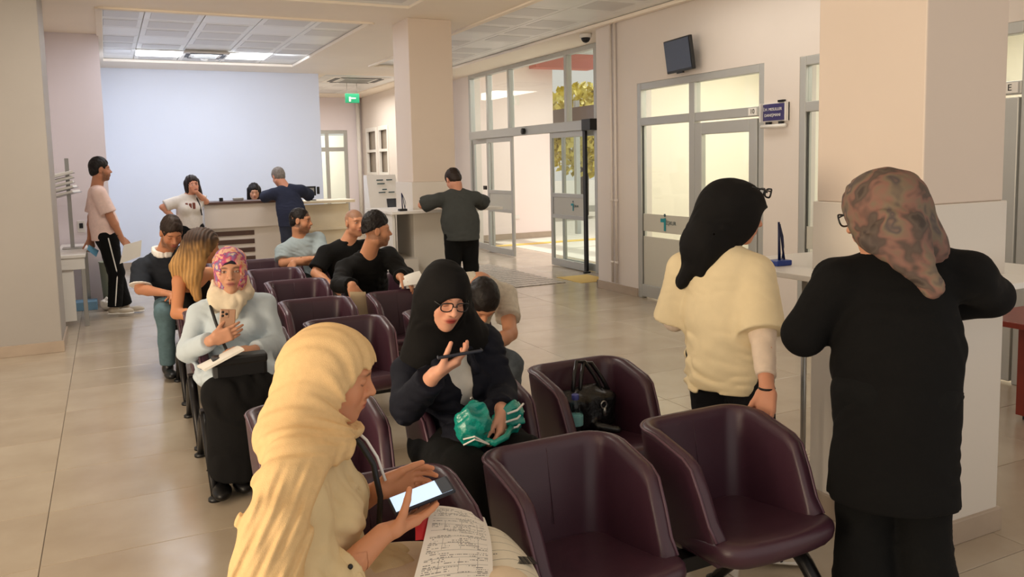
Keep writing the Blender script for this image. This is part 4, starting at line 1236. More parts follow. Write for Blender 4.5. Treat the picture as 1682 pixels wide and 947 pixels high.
    def torso(s, F, inf, waist=1.0, low=0.0, flat=0.72, k=0.06, hipw=1.0, chest=1.0):
        m = 1.0 if s.female else 1.12
        C = s.P + (s.S - s.P) * 0.72; W = s.P + (s.S - s.P) * 0.38; P0 = s.P - s.spine * low
        F.u(rc(P0, W, (0.125 * m + inf) * hipw, (0.105 * m) * waist + inf, s.bf2, flat), k)
        F.u(rc(W, C, 0.105 * m * waist + inf, (0.122 * m + inf) * chest, s.bf2, flat), k)
        for e in 'RL': F.u(rc(s.S + (s.sh[e] - s.S) * 0.25, s.sh[e], 0.058 * m + inf * 0.5, 0.044 * m + inf * 0.5), k * 0.8)
        if s.female:
            for e in 'RL':
                c = s.P + (s.S - s.P) * 0.70 + (s.sh[e] - s.S) * 0.42 + s.bf2 * 0.075
                F.u(ell(c, (V3(0.062, 0.062, 0.062) + inf * 0.6) * getattr(s, 'bust', 1.0)), 0.05)
    def sleeve(s, F, e, inf, to=1.95, cuff=None, k=0.03, m=None):
        """to: 0..1 along the upper arm, 1..2 along the forearm"""
        m = m or (1.0 if s.female else 1.12)
        a, b, c = s.sh[e], s.el[e], s.wr[e]
        if to <= 1:
            q = a + (b - a) * to
            F.u(rc(a, q, 0.046 * m + inf * 0.8, (0.042 * m + inf * (cuff or 1.25)), flat='b'), k)
        else:
            q = b + (c - b) * (to - 1)
            F.u(rc(a, b, 0.046 * m + inf * 0.8, 0.037 * m + inf), k)
            F.u(rc(b, q, 0.038 * m + inf, 0.026 * m + inf * (cuff or 0.9), flat='b'), 0.02)
    def trousers(s, name, m, inf=0.014, h=0.012, hem=0.98, flare=0.0, label=None, warp=True, k=0.03, top=0.06):
        F = Form()
        mm = 1.0 if s.female else 1.1
        F.u(rc(s.P + s.spine * top, s.P - V3(0, 0, 0.02), 0.112 * mm + inf, 0.120 * mm + inf, s.pf, 0.78), 0.03)
        for e in 'RL':
            q = s.kn[e] + (s.an[e] - s.kn[e]) * hem
            F.u(rc(s.hip[e], s.kn[e], 0.082 * mm * s.leg_r + inf, 0.054 * mm + inf), k)
            F.u(rc(s.kn[e], q, 0.054 * mm + inf, 0.038 * mm + inf + flare, flat='b'), k)
        if s.kn['R'][2] < s.P[2] - 0.2: F.cut(half(s.P + s.spine * (top + 0.04), s.spine), 0.01)
        w = (lambda P: 0.004 * creases(P, 55, (0.2, 0.3, 1), 1.0) + 0.004 * wob(P, 22, 2)) if warp else None
        return s.piece(name, F, h, m, w, label)
    def shoes(s, m, h=0.008, L=0.25, name='shoe', sole=None, dirs=None, lift=None):
        for i, e in enumerate('RL'):
            a = s.an[e]; d = s.pf if dirs is None else nrm(V3(*dirs[i]))
            d = nrm(d); z0 = a[2] - 0.075 if lift is None else lift[i]
            side = np.cross(d, V3(0, 0, 1)); up = np.cross(side, d)
            R = np.stack([side, d, up], 1)
            g = a - up * 0.075
            F = Form()
            F.u(ell(g + d * 0.11 * L / .25 + up * 0.032, V3(0.046, 0.085 * L / .25, 0.036), R), 0.02)
            F.u(ell(g - d * 0.015 + up * 0.045, V3(0.038, 0.055, 0.048), R), 0.03)
            F.u(rc(g - d * 0.02 + up * 0.05, a + up * 0.02, 0.037, 0.04), 0.02)
            F.cut(half(g + up * 0.004, -up), 0.004)
            o = s.piece(name, F, h, m)
            if sole is not None:
                F = Form()
                F.u(rc(g - d * 0.035 + up * 0.012, g + d * 0.15 * L / .25 + up * 0.012, 0.042, 0.048, up, 0.32), 0.01)
                V, Q = mesh_form(F, h)
                np_mesh('sole', V, Q, sole, o, s.base)
    def hijab(s, m, h=0.006, inf=0.012, drape=True, warp=None, open_r=(0.053, 0.10, 0.078), open_c=(0, 0.105, -0.014), back=0.0, neck_r=0.078, shoulder_r=0.075, extra=None, cap=None, label=None, name='hijab', chest=0.0, slant=None):
        F = Form(); k = s.hs
        F.u(ell(s.hp(0, -0.016, 0.038), (V3(0.078, 0.100, 0.086) + inf) * k, s.R), 0.02)
        F.u(ell(s.hp(0, 0.010, -0.030), (V3(0.066, 0.068, 0.080) + inf) * k, s.R), 0.03)
        if back: F.u(ell(s.hp(0, -0.085, 0.01), V3(0.06, 0.05, 0.06) * k + back, s.R), 0.05)
        F.u(rc(s.hp(0, -0.015, -0.05), s.neckb + s.spine * 0.02, neck_r - 0.006, neck_r + 0.012), 0.04)
        if drape:
            F.u(rc(s.neckb + s.spine * 0.035 + s.br2 * 0.02, s.S + s.br2 * 0.115, neck_r, shoulder_r - 0.01), 0.05)
            F.u(rc(s.neckb + s.spine * 0.035 - s.br2 * 0.02, s.S - s.br2 * 0.115, neck_r, shoulder_r - 0.01), 0.05)
            F.u(rc(s.neckb + s.spine * 0.03, s.S - s.spine * 0.08 - s.bf2 * 0.06, neck_r, 0.09), 0.05)
        if chest:
            F.u(rc(s.neckb + s.spine * 0.02 + s.bf2 * 0.04, s.S - s.spine * chest + s.bf2 * 0.085, neck_r, 0.075), 0.05)
        if extra: extra(F)
        if slant is None: F.sub(ell(s.hp(*open_c), V3(*open_r) * k, s.R), 0.008)
        else:
            e_ = ell(s.hp(*open_c), V3(*open_r) * k, s.R); pt, sl = s.hp(*slant[0]), s.R @ nrm(slant[1])
            F.sub(((lambda P: np.maximum(e_[0](P), -(P - pt) @ sl)), e_[1], e_[2]), 0.006)
        w = warp or (lambda P: 0.0035 * creases(P, 70, s.R @ V3(0.3, 0.9, 0.25), 0.6) + 0.003 * wob(P, 26, 1))
        return s.piece(name, F, h, m, w, label)
    def short_hair(s, m, h=0.006, inf=0.008, front=0.062, nape=-0.055, top=0.0, sides=1.0, name='hair', label=None):
        F = Form(); k = s.hs
        F.u(ell(s.hp(0, -0.016, 0.040 + top * 0.5), (V3(0.074 * sides, 0.096, 0.086 + top) + inf) * k, s.R), 0.01)
        F.u(ell(s.hp(0, -0.050, -0.015), (V3(0.060 * sides, 0.055, 0.060) + inf * 0.6) * k, s.R), 0.03)
        F.sub(ell(s.hp(0, 0.105, front - 0.085), V3(0.088, 0.085, 0.085) * k, s.R), 0.008)
        F.cut(half(s.hp(0, 0, nape), s.R @ V3(0, 0.45, -1)), 0.008)
        for e in (-1, 1): F.sub(ell(s.hp(e * 0.088, 0.010, -0.016), V3(0.024, 0.040, 0.046) * k, s.R), 0.008)
        return s.piece(name, F, h, m, lambda P: 0.0022 * wob(P, 190, 3) + 0.0028 * wob(P, 75, 5), label)
# ================================================================ THE PEOPLE
def strap(p, name, pts, r, m, seg=8):
    bm = bmesh.new(); add_tube(bm, [Vector(V3(*q) - p.base) for q in pts], r, seg)
    return bm_obj(name, bm, m, p.obj, smooth=True)
def buttons(p, pts, r, m):
    for q in pts:
        bm = bmesh.new(); bmesh.ops.create_uvsphere(bm, u_segments=10, v_segments=6, radius=r)
        bm_obj('button', bm, m, p.obj, tuple(V3(*q) - p.base), smooth=True)

# ---- 1. woman in cream hijab, nearest to the camera
M_cream_scarf = cloth('cream_gauze_scarf', (226, 190, 138), 0.9, 0.04, 60, 0.22, 420)
M_cream_blouse = cloth('cream_blouse', (218, 194, 150), 0.85, 0.03, 20, 0.10, 300)
M_cream_skirt = cloth('cream_skirt', (222, 200, 170), 0.85, 0.03, 20, 0.10, 300)
p = Person(head=(0.476, 1.98, 1.078), hyaw=-14, hpitch=15, S=(0.375, 1.93, 0.905), byaw=-20, pelvis=(0.400, 1.96, 0.50), sw=0.155, hs=0.95,
           shoulders=((0.325, 1.785, 0.905), (0.44, 2.075, 0.89)),
           elbows=((0.345, 1.715, 0.655), (0.50, 2.17, 0.635)), wrists=((0.530, 1.790, 0.738), (0.590, 2.00, 0.760)),
           knees=((0.80, 1.72, 0.52), (0.83, 1.88, 0.52)), ankles=((0.80, 1.62, 0.10), (0.84, 1.76, 0.10)), leg_r=1.0,
           hands={'R': dict(d=(0.93, 0.30, 0.08), n=(-0.20, 0.25, 0.92), curl=[0.14, 0.14, 0.18, 0.25], thumb=(0.55, 0.45, 0.85), tb=0.45),
                  'L': dict(d=(0.97, 0.06, 0.16), n=(0.10, -0.92, -0.30), curl=[0.35, 0.42, 0.5, 0.55], thumb=(0.92, 0.40, 0.25), tb=0.1)},
           skin=(214, 150, 112), lips=(186, 92, 84), eyes='down', label='woman in cream hijab and cream blouse, looking down at her white-screened phone')
p.bust = 0.8
p.body(hh=0.0026, hn=0.0028)
def _x(F):
    S = p.S
    # scarf wound under the chin and thrown back over the near shoulder, hanging down her back
    pts = [(0.490, 1.965, 0.945), (0.435, 1.87, 0.955), (0.355, 1.80, 0.955), (0.310, 1.765, 0.905), (0.272, 1.715, 0.835), (0.248, 1.695, 0.755), (0.235, 1.68, 0.66)]
    rr = [0.022, 0.048, 0.054, 0.058, 0.062, 0.062, 0.062]
    for i in range(len(pts) - 1):
        w = (0.45, 0.75, 0.45) if i > 2 else (0.2, -0.5, 0.8)
        F.u(rc(pts[i], pts[i + 1], rr[i], rr[i + 1], w, 0.55 if i > 2 else 0.75), 0.035)
    F.u(rc((0.52, 1.99, 0.945), (0.49, 2.06, 0.935), 0.032, 0.042), 0.03)
    F.u(rc((0.49, 2.06, 0.935), (0.40, 2.07, 0.945), 0.042, 0.042), 0.03)
    F.u(rc((0.40, 2.07, 0.945), (0.345, 1.97, 0.965), 0.040, 0.042), 0.04)
    F.u(rc((0.345, 1.97, 0.965), (0.325, 1.83, 0.945), 0.042, 0.045), 0.04)
    F.u(rc(p.hp(0, -0.055, -0.01), (0.345, 1.92, 0.96), 0.085, 0.07), 0.05)
    F.cut(half((0.19, 1.66, 0.70), (0.1, -0.1, -1)), 0.004)
_ch = V3(0.535, 1.97, 0.965)
def _w(P):
    # gathers that radiate from under the chin, then run along the hanging end
    d = P - _ch
    ang = np.arctan2(d[:, 2], -d[:, 0] + 0.6 * (d[:, 1] * 0)) + 0.6 * d[:, 1] / 0.12
    up = np.clip((P[:, 2] - 0.93) / 0.05, 0, 1)
    a = np.sin(ang * 17 + 2.2 * wob(P, 9, 1)) * 0.6 + np.sin(ang * 31 + 1.7 * wob(P, 14, 2)) * 0.4
    rad = np.clip(1.25 - np.sqrt((d * d).sum(1)) / 0.30, 0.45, 1)
    q = P @ V3(0.55, -0.35, 0.62)
    b = np.sin((-P[:, 0] * 0.79 + P[:, 1] * 0.27 + P[:, 2] * 0.36) * 210 + 2.5 * wob(P, 8, 3)) * 0.6 + np.sin((-P[:, 0] * 0.79 + P[:, 1] * 0.27 + P[:, 2] * 0.42) * 330 + 2 * wob(P, 12, 5)) * 0.4
    return 0.0054 * rad * a * up + 0.0028 * b * (1 - up) + 0.0025 * wob(P, 30, 4)
p.hijab(M_cream_scarf, h=0.0042, inf=0.016, warp=_w, extra=_x, open_r=(0.10, 0.14, 0.092), open_c=(0, 0.10, -0.030), slant=((0, 0.046, 0.0), (0, 1.0, -0.50)), neck_r=0.060, drape=False)
F = Form(); p.torso(F, 0.032, waist=1.12)
for e in 'RL': p.sleeve(F, e, 0.034 if e == 'R' else 0.026, 1.45, cuff=1.35)
F.u(rc(p.P, (0.56, 1.90, 0.56), 0.16, 0.12, (0, 0, 1), 0.7), 0.05)
for e in 'RL':
    q = p.el[e] + (p.wr[e] - p.el[e]) * 0.47; dd = nrm(p.wr[e] - p.el[e])
    F.sub(rc(q - dd * 0.02, q + dd * 0.05, 0.040, 0.044), 0.004)
_bl = lambda P: 0.010 * wob(P, 15, 1.0) + 0.009 * creases(P, 46, (0.75, 0.3, 0.35), 2.0, 1.2) + 0.003 * wob(P, 55, 2)
p.piece('blouse', F, 0.0065, M_cream_blouse, _bl)
# turned-back cuff on the near sleeve
q = p.el['R'] + (p.wr['R'] - p.el['R']) * 0.40; dd = nrm(p.wr['R'] - p.el['R'])
F = Form(); F.u(rc(q - dd * 0.035, q + dd * 0.022, 0.068, 0.064, flat='ab'), 0.01); F.sub(rc(q - dd * 0.06, q + dd * 0.08, 0.056, 0.054), 0.004)
p.piece('cuff', F, 0.005, M_cream_blouse, lambda P: 0.003 * wob(P, 40, 3))
buttons(p, [(0.405, 1.685, 0.715), (0.425, 1.69, 0.73)], 0.006, M_black)
F = Form()
F.u(rc(p.P, (0.60, 1.87, 0.53), 0.165, 0.14, (0, 0, 1), 0.72), 0.05)
for e in 'RL':
    F.u(rc(p.hip[e], p.kn[e], 0.105, 0.082), 0.05); F.u(rc(p.kn[e], p.an[e], 0.082, 0.10, flat='b'), 0.05)
p.piece('skirt', F, 0.009, M_cream_skirt, lambda P: 0.006 * wob(P, 18, 4) + 0.004 * creases(P, 40, (0.2, 1, 0.2), 1))
p.shoes(cloth('tan_shoe', (150, 120, 90), 0.5), h=0.01)
strap(p, 'bag_strap', [(0.50, 2.0, 0.94), (0.535, 1.965, 0.90), (0.56, 1.95, 0.85), (0.575, 1.95, 0.76), (0.57, 1.96, 0.66)], 0.008, M_black)
strap(p, 'lanyard', [(0.515, 2.01, 0.945), (0.552, 1.975, 0.905), (0.575, 1.965, 0.86), (0.59, 1.95, 0.80)], 0.004, M_white)
cream = p

# ---- 2. woman in pale blue shirt and colourful scarf
M_blue_shirt = cloth('pale_blue_shirt', (196, 208, 216), 0.85, 0.03, 20, 0.10, 260)
M_black_skirt = cloth('black_skirt', (12, 11, 12), 0.9, 0.1, 20, 0.10, 200)
def floral(name, cols, scale, dist=2.0):
    m = bpy.data.materials.new(name); m.use_nodes = True
    nt = m.node_tree; b = nt.nodes['Principled BSDF']; b.inputs['Roughness'].default_value = 0.75
    tc = nt.nodes.new('ShaderNodeTexCoord'); n = nt.nodes.new('ShaderNodeTexNoise'); r = nt.nodes.new('ShaderNodeValToRGB')
    n.inputs['Scale'].default_value = scale; n.inputs['Detail'].default_value = 2; n.inputs['Distortion'].default_value = dist
    nt.links.new(tc.outputs['Object'], n.inputs['Vector']); nt.links.new(n.outputs['Fac'], r.inputs['Fac']); nt.links.new(r.outputs['Color'], b.inputs['Base Color'])
    e = r.color_ramp.elements
    while len(e) < len(cols): e.new(0.5)
    for i, c in enumerate(cols):
        e[i].position = 0.30 + 0.42 * i / (len(cols) - 1); e[i].color = (*lin(c), 1)
    return m
M_scarf_col = floral('colourful_scarf', [(206, 70, 110), (226, 150, 110), (232, 190, 160), (196, 62, 112), (120, 110, 160), (232, 204, 178), (216, 140, 90)], 17, 0.6)
M_scarf_edge = cloth('cream_scarf_end', (226, 210, 184), 0.85, 0.06, 30, 0.12, 260)
p = Person(head=(0.548, 4.42, 1.068), hyaw=-97, hpitch=2, S=(0.556, 4.50, 0.890), byaw=-95, pelvis=(0.58, 4.50, 0.50), sw=0.165, hs=0.96,
           elbows=((0.325, 4.42, 0.675), (0.755, 4.40, 0.660)), wrists=((0.418, 4.165, 0.770), (0.600, 4.18, 0.690)),
           knees=((0.44, 4.08, 0.52), (0.62, 4.08, 0.52)), ankles=((0.42, 4.16, 0.09), (0.50, 4.20, 0.09)), leg_r=1.1,
           hands={'R': dict(d=(0.90, -0.20, 0.28), n=(0.15, 0.95, 0.1), curl=[0.3, 0.3, 0.35, 0.4], thumb=(0.7, 0.5, 0.5)),
                  'L': dict(d=(-0.85, -0.25, 0.12), n=(-0.1, 0.3, -0.9), curl=[0.4, 0.45, 0.5, 0.55], thumb=(0.8, 0.5, 0.4))},
           skin=(206, 152, 122), lips=(170, 100, 92), label='woman in pale blue shirt and colourful headscarf facing the camera with a phone')
p.body(hh=0.0032, hn=0.004)
def _x(F):
    F.u(rc(p.hp(0.04, 0.03, -0.10), p.hp(0.075, 0.055, -0.16), 0.04, 0.05), 0.04)
p.hijab(M_scarf_col, h=0.0055, inf=0.013, drape=False, open_r=(0.054, 0.10, 0.080), open_c=(0, 0.112, -0.012), neck_r=0.072)
F = Form()
_ring = [p.hp(0.078 * cos(a_) , 0.060 * sin(a_) - 0.01, -0.128 - 0.022 * sin(a_) + 0.012 * sin(3 * a_)) for a_ in [2 * pi * k / 12 for k in range(13)]]
for k in range(12): F.u(rc(_ring[k], _ring[k + 1], 0.029 + 0.007 * sin(k * 2.2), 0.029 + 0.007 * sin(k * 2.2 + 2.2)), 0.02)
F.u(rc(p.hp(0.0, 0.050, -0.15), p.hp(-0.012, 0.078, -0.235), 0.060, 0.018, p.bf, 0.5), 0.03)
F.u(rc(p.hp(0.075, 0.03, -0.13), p.hp(0.085, 0.045, -0.19), 0.045, 0.026, p.bf, 0.6), 0.03)
F.u(rc(p.hp(-0.08, -0.02, -0.11), p.hp(-0.085, -0.02, -0.04), 0.034, 0.012), 0.03); F.u(rc(p.hp(0.08, -0.02, -0.11), p.hp(0.090, -0.02, -0.05), 0.034, 0.012), 0.03)
p.piece('scarf_end', F, 0.006, M_scarf_edge, lambda P: 0.0045 * creases(P, 38, (0.8, 0.2, 0.6), 1.2) + 0.001 * wob(P, 40, 2))
F = Form()
F.u(ell(p.hp(0, 0.045, 0.060), V3(0.052, 0.045, 0.034), p.R), 0.01); F.sub(ell(p.hp(0, 0.112, -0.012), V3(0.048, 0.095, 0.066), p.R), 0.006)
p.piece('under_cap', F, 0.005, cloth('dark_under_cap', (40, 40, 52), 0.8))
F = Form(); p.torso(F, 0.024, waist=1.1, low=0.0)
for e in 'RL': p.sleeve(F, e, 0.017, 1.86, cuff=1.2)
F.u(rc((0.48, 4.42, 0.54), (0.465, 4.15, 0.585), 0.14, 0.105, (0, 0, 1), 0.6), 0.06); F.u(rc((0.62, 4.42, 0.54), (0.61, 4.14, 0.585), 0.14, 0.105, (0, 0, 1), 0.6), 0.06)
p.piece('shirt', F, 0.008, M_blue_shirt, lambda P: 0.006 * creases(P, 40, (0.5, 0.4, 0.8), 1.5, 1.2) + 0.003 * wob(P, 24, 2))
# frayed hem over the lap
bm = bmesh.new()
rnd = random.Random(4)
for k in range(70):
    t = k / 69.0
    x = 0.365 + 0.345 * t; y = 4.062 - 0.012 * sin(pi * t); z = 0.545 + 0.035 * sin(pi * t) - (0.02 if 0.35 < t < 0.65 else 0)
    add_tube(bm, [(x, y, z), (x + rnd.uniform(-.008, .008), y - 0.016, z - rnd.uniform(.018, .032))], 0.0022, 4)
bmesh.ops.translate(bm, verts=bm.verts, vec=Vector(-p.base))
fr_ = bm_obj('frayed_hem', bm, M_scarf_edge, p.obj); fr_['kind'] = 'stuff'
F = Form()
F.u(rc(p.P, (0.56, 4.2, 0.50), 0.165, 0.15, (0, 0, 1), 0.66), 0.05)
for e in 'RL': F.u(rc(p.hip[e], p.kn[e], 0.095, 0.088), 0.05)
F.u(rc((0.46, 4.09, 0.49), (0.455, 4.14, 0.12), 0.095, 0.10, flat='b'), 0.08); F.u(rc((0.60, 4.09, 0.49), (0.575, 4.14, 0.12), 0.095, 0.10, flat='b'), 0.08); F.u(rc((0.53, 4.075, 0.49), (0.515, 4.125, 0.12), 0.105, 0.11, flat='b'), 0.08)
p.piece('skirt', F, 0.010, M_black_skirt, lambda P: 0.008 * creases(P, 34, (1, 0.2, 0.05), 1.0) + 0.004 * wob(P, 16, 3))
p.shoes(cloth('black_shoe', (18, 17, 18), 0.35), h=0.008, dirs=((-0.1, -1, 0), (0.1, -1, 0)))
strap(p, 'bag_strap', [(0.455, 4.48, 0.945), (0.44, 4.39, 0.90), (0.45, 4.335, 0.84), (0.475, 4.31, 0.74), (0.50, 4.24, 0.66)], 0.008, M_black)
bluew = p

# ---- 3. woman with glasses, black hijab and navy jacket
M_navy = cloth('navy_jacket', (17, 19, 31), 0.8, 0.1, 20, 0.12, 220)
M_blk = cloth('black_cloth', (9, 9, 9), 0.9, 0.1, 20, 0.12, 220)
M_blk_scarf = cloth('black_scarf', (14, 12, 12), 0.85, 0.1, 20, 0.10, 300)
p = Person(head=(1.058, 2.69, 1.128), hyaw=-90, hpitch=19, hroll=6, S=(1.11, 2.83, 0.905), byaw=-88, pelvis=(1.20, 2.93, 0.50), sw=0.165, hs=0.95,
           elbows=((0.905, 2.70, 0.745), (1.300, 2.745, 0.735)), wrists=((0.940, 2.50, 0.905), (1.215, 2.570, 0.715)),
           knees=((1.03, 2.50, 0.54), (1.26, 2.52, 0.54)), ankles=((1.02, 2.50, 0.09), (1.18, 2.50, 0.09)), leg_r=1.1,
           hands={'R': dict(d=(0.80, -0.25, 0.42), n=(0.30, 0.20, 0.85), curl=[0.35, 0.4, 0.45, 0.5], thumb=(0.8, 0.5, 0.55), tb=0.3),
                  'L': dict(d=(-0.25, -0.45, -0.70), n=(-0.6, 0.5, -0.1), curl=[0.55, 0.7, 0.8, 0.85], thumb=(0.9, 0.45, 0.3))},
           skin=(222, 164, 136), lips=(176, 70, 62), eyes='down', label='young woman with glasses, black hijab and navy jacket typing on a phone')
p.body(hh=0.003, hn=0.0032)
def _x(F):
    for e in (-1, 1): F.u(rc(p.hp(e * 0.055, -0.02, -0.02), p.S + p.br2 * e * 0.085 + V3(0, 0.0, 0.02), 0.052, 0.075), 0.05)
p.hijab(M_blk_scarf, h=0.0055, inf=0.011, open_r=(0.060, 0.10, 0.076), open_c=(0, 0.116, -0.034), back=0.0, neck_r=0.074, shoulder_r=0.075, extra=_x, warp=lambda P: 0.003 * wob(P, 22, 1) + 0.0025 * creases(P, 60, (0.5, 0.2, 0.8), 1))
F = Form(); p.torso(F, 0.032, waist=1.15)
for e in 'RL': p.sleeve(F, e, 0.020, 1.84 if e == 'R' else 1.92, cuff=1.3)
F.u(rc(p.P, (1.15, 2.66, 0.60), 0.17, 0.13, (0, 0, 1), 0.7), 0.06)
F.u(rc(p.neckb + V3(0.06, -0.05, -0.02), p.neckb + V3(0.09, -0.10, -0.12), 0.03, 0.012), 0.02); F.u(rc(p.neckb + V3(-0.07, -0.04, -0.02), p.neckb + V3(-0.05, -0.11, -0.12), 0.03, 0.012), 0.02)
F.sub(rc(p.neckb + p.bf * 0.075, p.S + p.bf2 * 0.135 - p.spine * 0.20, 0.058, 0.020), 0.008)
p.piece('jacket', F, 0.0075, M_navy, lambda P: 0.010 * creases(P, 44, (0.4, 0.3, 0.85), 2.0, 1.1) + 0.005 * wob(P, 24, 2))
F = Form(); p.torso(F, 0.012, waist=1.0)
for sg_ in (-1, 1): F.cut(half(p.S + p.br2 * sg_ * 0.07, p.br2 * sg_), 0.01)
F.cut(half(p.P + p.spine * 0.16, -p.spine), 0.01)
p.piece('white_top', F, 0.006, cloth('white_tshirt', (226, 220, 210), 0.85))
p.trousers('trousers', M_blk, inf=0.04, h=0.012, hem=0.95, flare=0.03)
p.shoes(MATS['black_shoe'] if 'black_shoe' in MATS else M_black, h=0.01)
buttons(p, [(1.10, 2.575, 0.78), (1.10, 2.585, 0.66)], 0.006, M_steel)
def glasses(p, m, r=0.0016, w=0.024, hgt=0.017, y=0.103, z=0.006, name='glasses'):
    bm = bmesh.new()
    for e in (-1, 1):
        c = V3(e * 0.031, y, z)
        pts = []
        for k in range(21):
            a = 2 * pi * k / 20
            pts.append(p.hp(*(c + V3(w * math.copysign(abs(cos(a)) ** 0.7, cos(a)), -0.006 * abs(cos(a)), hgt * math.copysign(abs(sin(a)) ** 0.7, sin(a))))) - p.base)
        add_tube(bm, [Vector(q) for q in pts], r * 1.2, 6, caps=False)
        add_tube(bm, [Vector(p.hp(e * (0.031 + w), y - 0.006, z + 0.006) - p.base), Vector(p.hp(e * 0.072, 0.05, z + 0.006) - p.base), Vector(p.hp(e * 0.079, 0.0, z + 0.006) - p.base)], r, 6)
    add_tube(bm, [Vector(p.hp(-0.008, y + 0.001, z + 0.003) - p.base), Vector(p.hp(0, y + 0.004, z + 0.005) - p.base), Vector(p.hp(0.008, y + 0.001, z + 0.003) - p.base)], r, 6)
    return bm_obj(name, bm, m, p.obj, smooth=True)
glasses(p, M_black, r=0.002)
darkw = p

# ---- 4. man bent forward in a pale shirt
M_stripe = cloth('pale_striped_shirt', (206, 196, 180), 0.85, 0.1, 40)
M_jeans = cloth('grey_blue_jeans', (84, 92, 100), 0.85, 0.12, 40, 0.15, 300)
p = Person(head=(1.800, 4.02, 0.850), hyaw=-95, hpitch=62, S=(1.890, 4.26, 0.900), byaw=-95, pelvis=(1.80, 4.50, 0.50), sw=0.18, hs=1.0, female=False,
           elbows=((1.62, 4.05, 0.63), (1.985, 4.06, 0.640)), wrists=((1.74, 3.90, 0.60), (1.800, 3.92, 0.610)),
           knees=((1.66, 3.98, 0.50), (1.905, 3.93, 0.50)), ankles=((1.66, 4.02, 0.09), (1.91, 3.98, 0.09)),
           hands={'R': dict(curl=0.7), 'L': dict(curl=0.7)}, skin=(196, 140, 108), eyes='down', label='dark-haired man in pale striped shirt and jeans, bent far forward on his chair')
p.body(hh=0.006, hn=0.006)
p.short_hair(M_hair_black, h=0.008, inf=0.012)
F = Form(); p.torso(F, 0.02)
for e in 'RL': p.sleeve(F, e, 0.022, 0.62)
p.piece('shirt', F, 0.010, M_stripe, lambda P: 0.005 * creases(P, 60, (1, 0.3, 0.2), 1.0))
p.trousers('jeans', M_jeans, inf=0.016, h=0.012)
p.shoes(cloth('dark_trainer', (50, 46, 44), 0.6), h=0.012)

# ---- 5. girl in white T-shirt and black hijab, standing with her back turned
M_tee = cloth('cream_white_tshirt', (230, 212, 174), 0.88, 0.03, 20, 0.08, 260)
M_under = cloth('cream_undersleeve', (228, 208, 188), 0.85)
M_blackjean = cloth('black_jeans', (16, 16, 20), 0.85, 0.12, 40)
p = Person(head=(2.230, 2.49, 1.375), hyaw=-18, hpitch=14, S=(2.165, 2.52, 1.205), byaw=20, pelvis=(2.20, 2.50, 0.80), sw=0.165, hs=0.96, pyaw=20,
           shoulders=((2.245, 2.405, 1.180), (2.105, 2.665, 1.175)),
           elbows=((2.185, 2.30, 0.935), (2.115, 2.74, 0.925)), wrists=((2.075, 2.160, 0.775), (2.30, 2.83, 0.90)),
           knees=((2.23, 2.38, 0.44), (2.19, 2.58, 0.44)), ankles=((2.22, 2.36, 0.085), (2.14, 2.56, 0.085)), leg_r=0.95,
           hands={'R': dict(d=(-0.35, -0.30, -0.85), n=(-0.75, -0.40, 0.2), curl=[0.35, 0.4, 0.45, 0.5], thumb=(0.85, 0.45, 0.3)), 'L': dict(curl=0.4)},
           skin=(214, 150, 118), label='girl in white T-shirt and black hijab standing behind the front row, back turned')
p.body(hh=0.0035, hn=0.0035)
def _x(F):
    F.u(rc(p.hp(0, -0.07, 0.02), p.S + V3(-0.065, 0.03, 0.06), 0.085, 0.085), 0.06)
    F.u(rc(p.S + V3(-0.06, 0.02, 0.05), p.S + V3(-0.115, 0.10, -0.10), 0.09, 0.035, (0.8, -0.5, 0), 0.5), 0.05)
    F.u(rc(p.S + V3(-0.06, 0.01, 0.05), p.S + V3(-0.09, -0.01, -0.055), 0.05, 0.016), 0.03)
    F.u(rc(p.hp(0, 0.055, 0.065), p.hp(0, 0.105, 0.055), 0.045, 0.022, p.R @ V3(0, 0, 1), 0.6), 0.03)
p.hijab(M_blk_scarf, h=0.006, inf=0.018, back=0.02, drape=False, extra=_x, open_r=(0.058, 0.09, 0.074), open_c=(0, 0.122, -0.030), neck_r=0.07, warp=lambda P: 0.003 * wob(P, 24, 1) + 0.0025 * creases(P, 55, (0.6, 0.5, 0.4), 1))
F = Form(); p.torso(F, 0.032, waist=1.12, low=-0.0, hipw=0.98)
F.u(rc(p.P + p.spine * 0.14, p.P - V3(0, 0, 0.20), 0.158, 0.172, p.pf, 0.86), 0.06)
for e in 'RL': p.sleeve(F, e, 0.034, 0.98, cuff=1.35)
F.cut(half(p.P - V3(0, 0, 0.115), (0, 0, -1)), 0.004)
p.piece('tshirt', F, 0.007, M_tee, lambda P: 0.010 * wob(P, 13, 2.0) * np.clip((1.15 - P[:, 2]) / 0.3, 0.3, 1) + 0.010 * creases(P, 44, (0.35, 0.1, 0.85), 2.4, 1.2) * np.clip((1.08 - P[:, 2]) / 0.28, 0.2, 1))
for e in 'RL':
    F = Form(); a = p.sh[e] + (p.el[e] - p.sh[e]) * 0.8; q = p.el[e] + (p.wr[e] - p.el[e]) * 0.80
    F.u(rc(a, p.el[e], 0.048, 0.047), 0.02); F.u(rc(p.el[e], q, 0.047, 0.037, flat='b'), 0.02)
    p.piece('undersleeve', F, 0.006, M_under, lambda P: 0.002 * wob(P, 50, 2))
p.trousers('jeans', M_blackjean, inf=0.022, h=0.010, hem=0.97, flare=0.02)
M_shoe_white = cloth('white_trainer', (226, 214, 196), 0.6)
p.shoes(M_shoe_white, h=0.007, sole=M_white, dirs=((0.75, -0.55, 0), (0.9, -0.3, 0)), name='trainer')
bm = bmesh.new()
